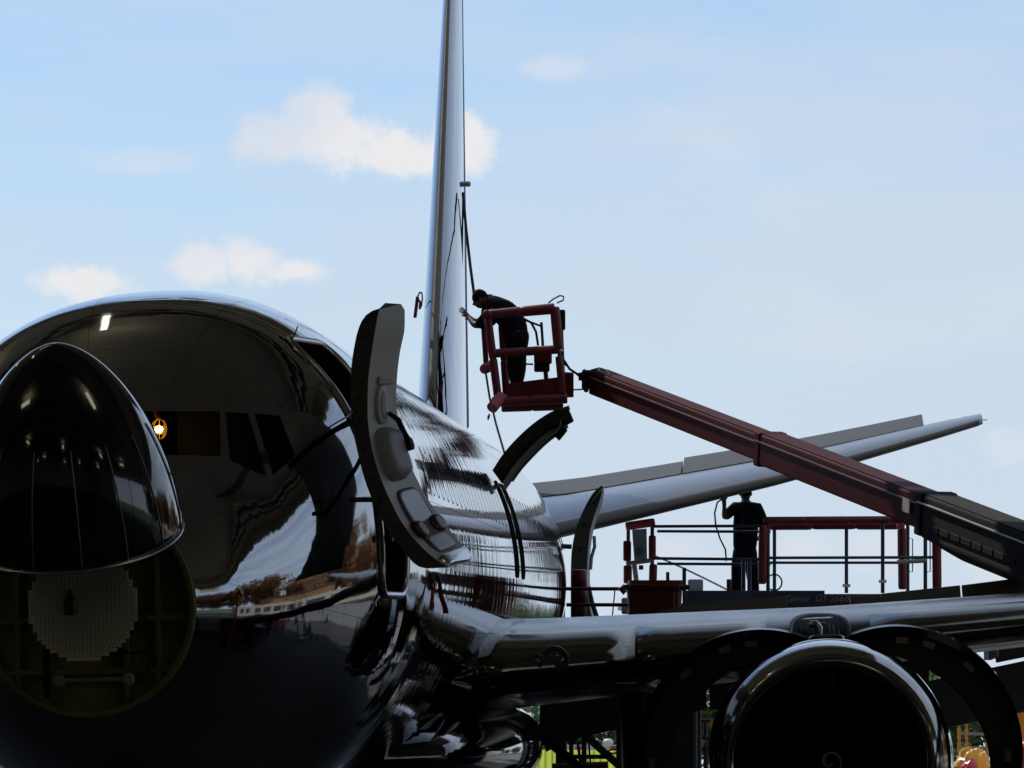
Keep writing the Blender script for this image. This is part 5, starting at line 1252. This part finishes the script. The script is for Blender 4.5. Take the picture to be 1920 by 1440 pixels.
tube('neck', [c - Vector((0, 0, .05)), c - Vector((0, 0, .085))], .04, M['grey'], gv)
# dark tow bar / stand parts below the wing root
st = thing('access_stand', 'dark steel access stand with braces below the wing root', 'stand', W(1090, 1225, 56) - Vector((0, 0, 2.76)))
def sb(a, b, wd=.05, nm='strut'): return MB().beam(W(a[0], a[1], 56), W(b[0], b[1], 56), wd, wd).build(nm, M['dark'], st, bevel=.006)
sb((1048, 1290), (1048, 1640), .075); sb((1071, 1340), (1071, 1640), .05); sb((1095, 1340), (1095, 1640), .055); sb((1055, 1419), (1150, 1419), .05); sb((1085, 1368), (1160, 1435), .085)
sb((1160, 1300), (1160, 1640), .06); sb((1083, 1390), (1088, 1430), .03); sb((1104, 1395), (1108, 1440), .02, 'hose_drop'); sb((1053, 1395), (1060, 1440), .02, 'hose_drop')
MB().add([W(1008, 1360, 56), W(1060, 1350, 56), W(1048, 1398, 56), W(1024, 1410, 56)], [(0, 1, 2, 3)]).build('stand_panel', M['dark'], st, solid=.02)
tube('bumper', [W(1035, 1438, 55.8), W(1140, 1434, 55.8)], .04, M['darkred'], st)
tube('hoop', [W(1150 + 9 * math.cos(a), 1409 + 3.5 * math.sin(a), 55.9) for a in np.linspace(0, 6.28, 14)], .010, M['dark'], st, 6)
gc = thing('wheeled_cart', 'dark cart or bulky equipment standing under the wing beside the engine', 'cart', W(1210, 1225, 57) - Vector((0, 0, 2.76)))
MB().abox(W(1158, 0, 57).x, W(1305, 0, 57).x, 56.6, 57.8, .30, W(0, 1285, 57).z).build('body', M['dark'], gc, bevel=.05)
for q in (1175, 1290): MB().lathe((W(q, 0, 57).x, 56.7, .18), (0, 1, 0), [(-.05, .05), (-.05, .16), (.05, .16), (.05, .05)], 16).build('wheel', M['tyre'], gc, smooth=40)
gr = thing('guard_rail', 'dark rail with orange fittings seen between engine cowl and cart', 'railing', W(1320, 1225, 62) - Vector((0, 0, 2.76)))
for y in (1352, 1384, 1404): tube('rail', [W(1300, y, 62), W(1345, y - 1, 62)], .025, M['dark'], gr)
tube('post', [W(1306, 1350, 62), W(1308, 1640, 62)], .03, M['dark'], gr); tube('post', [W(1322, 1352, 62), W(1324, 1640, 62)], .025, M['dark'], gr)
MB().beam(W(1310, 1402, 61.8), W(1320, 1388, 61.8), .05, .05).build('fitting', M['orange'], gr); MB().beam(W(1330, 1362, 61.8), W(1336, 1350, 61.8), .04, .04).build('fitting', M['orange'], gr)
# crumpled yellow and red plastic at the bottom right
def crumple(name, label, c, sx, m, seed):
    rings = []; c = Vector(c)
    for i in range(19):
        a = -math.pi / 2 + math.pi * i / 18; r_ = []
        for t in np.linspace(0, 2 * math.pi, 37)[:-1]:
            d_ = Vector((math.cos(a) * math.cos(t), math.cos(a) * math.sin(t), math.sin(a))); k_ = 1 + .35 * noise.turbulence(d_ * 1.6 + Vector((seed, 0, 0)), 4, True) - .18
            r_.append(c + Vector((d_.x * sx[0], d_.y * sx[1], d_.z * sx[2])) * k_)
        rings.append(r_)
    o = MB().loft(rings).build(name, m, None, smooth=35); tag(o, label, 'plastic sheeting'); return o
crumple('plastic_sheeting', 'crumpled yellow plastic in the gap right of the engine', W(1825, 1445, 75), (.30, .3, .34), M['ploy'], 3)
crumple('plastic_sheeting', 'crumpled red plastic lump low in the gap right of the engine', W(1818, 1446, 73), (.14, .15, .18), M['plor'], 9)
crumple('plastic_sheeting', 'red plastic bundle at the right edge of the picture', W(1915, 1415, 72), (.17, .2, .22), M['plor'], 5)
crumple('plastic_sheeting', 'yellow plastic heap at the bottom right corner', W(1905, 1480, 74), (.45, .4, .50), M['ploy'], 21)
tag(tube('marker_pole', [W(1915, 1300, 76), W(1917, 1640, 76)], .10, M['orange'], None), 'orange-red upright pole at the right edge behind the engine cowl', 'pole')
rf = thing('wooden_rack', 'pale timber rack of boards behind the gap right of the engine', 'rack', W(1822, 1225, 85) - Vector((0, 0, 2.9)))
for k in range(6): MB().beam(W(1795, 1362 + k * 13, 85), W(1860, 1364 + k * 13, 85), .03, .05).build('board', M['labeldim'] if k % 2 else M['bark'], rf)
for q in (1798, 1812, 1850): tube('upright', [W(q, 1325, 85), W(q + 3, 1620, 85)], .03, M['orange'], rf, 6)
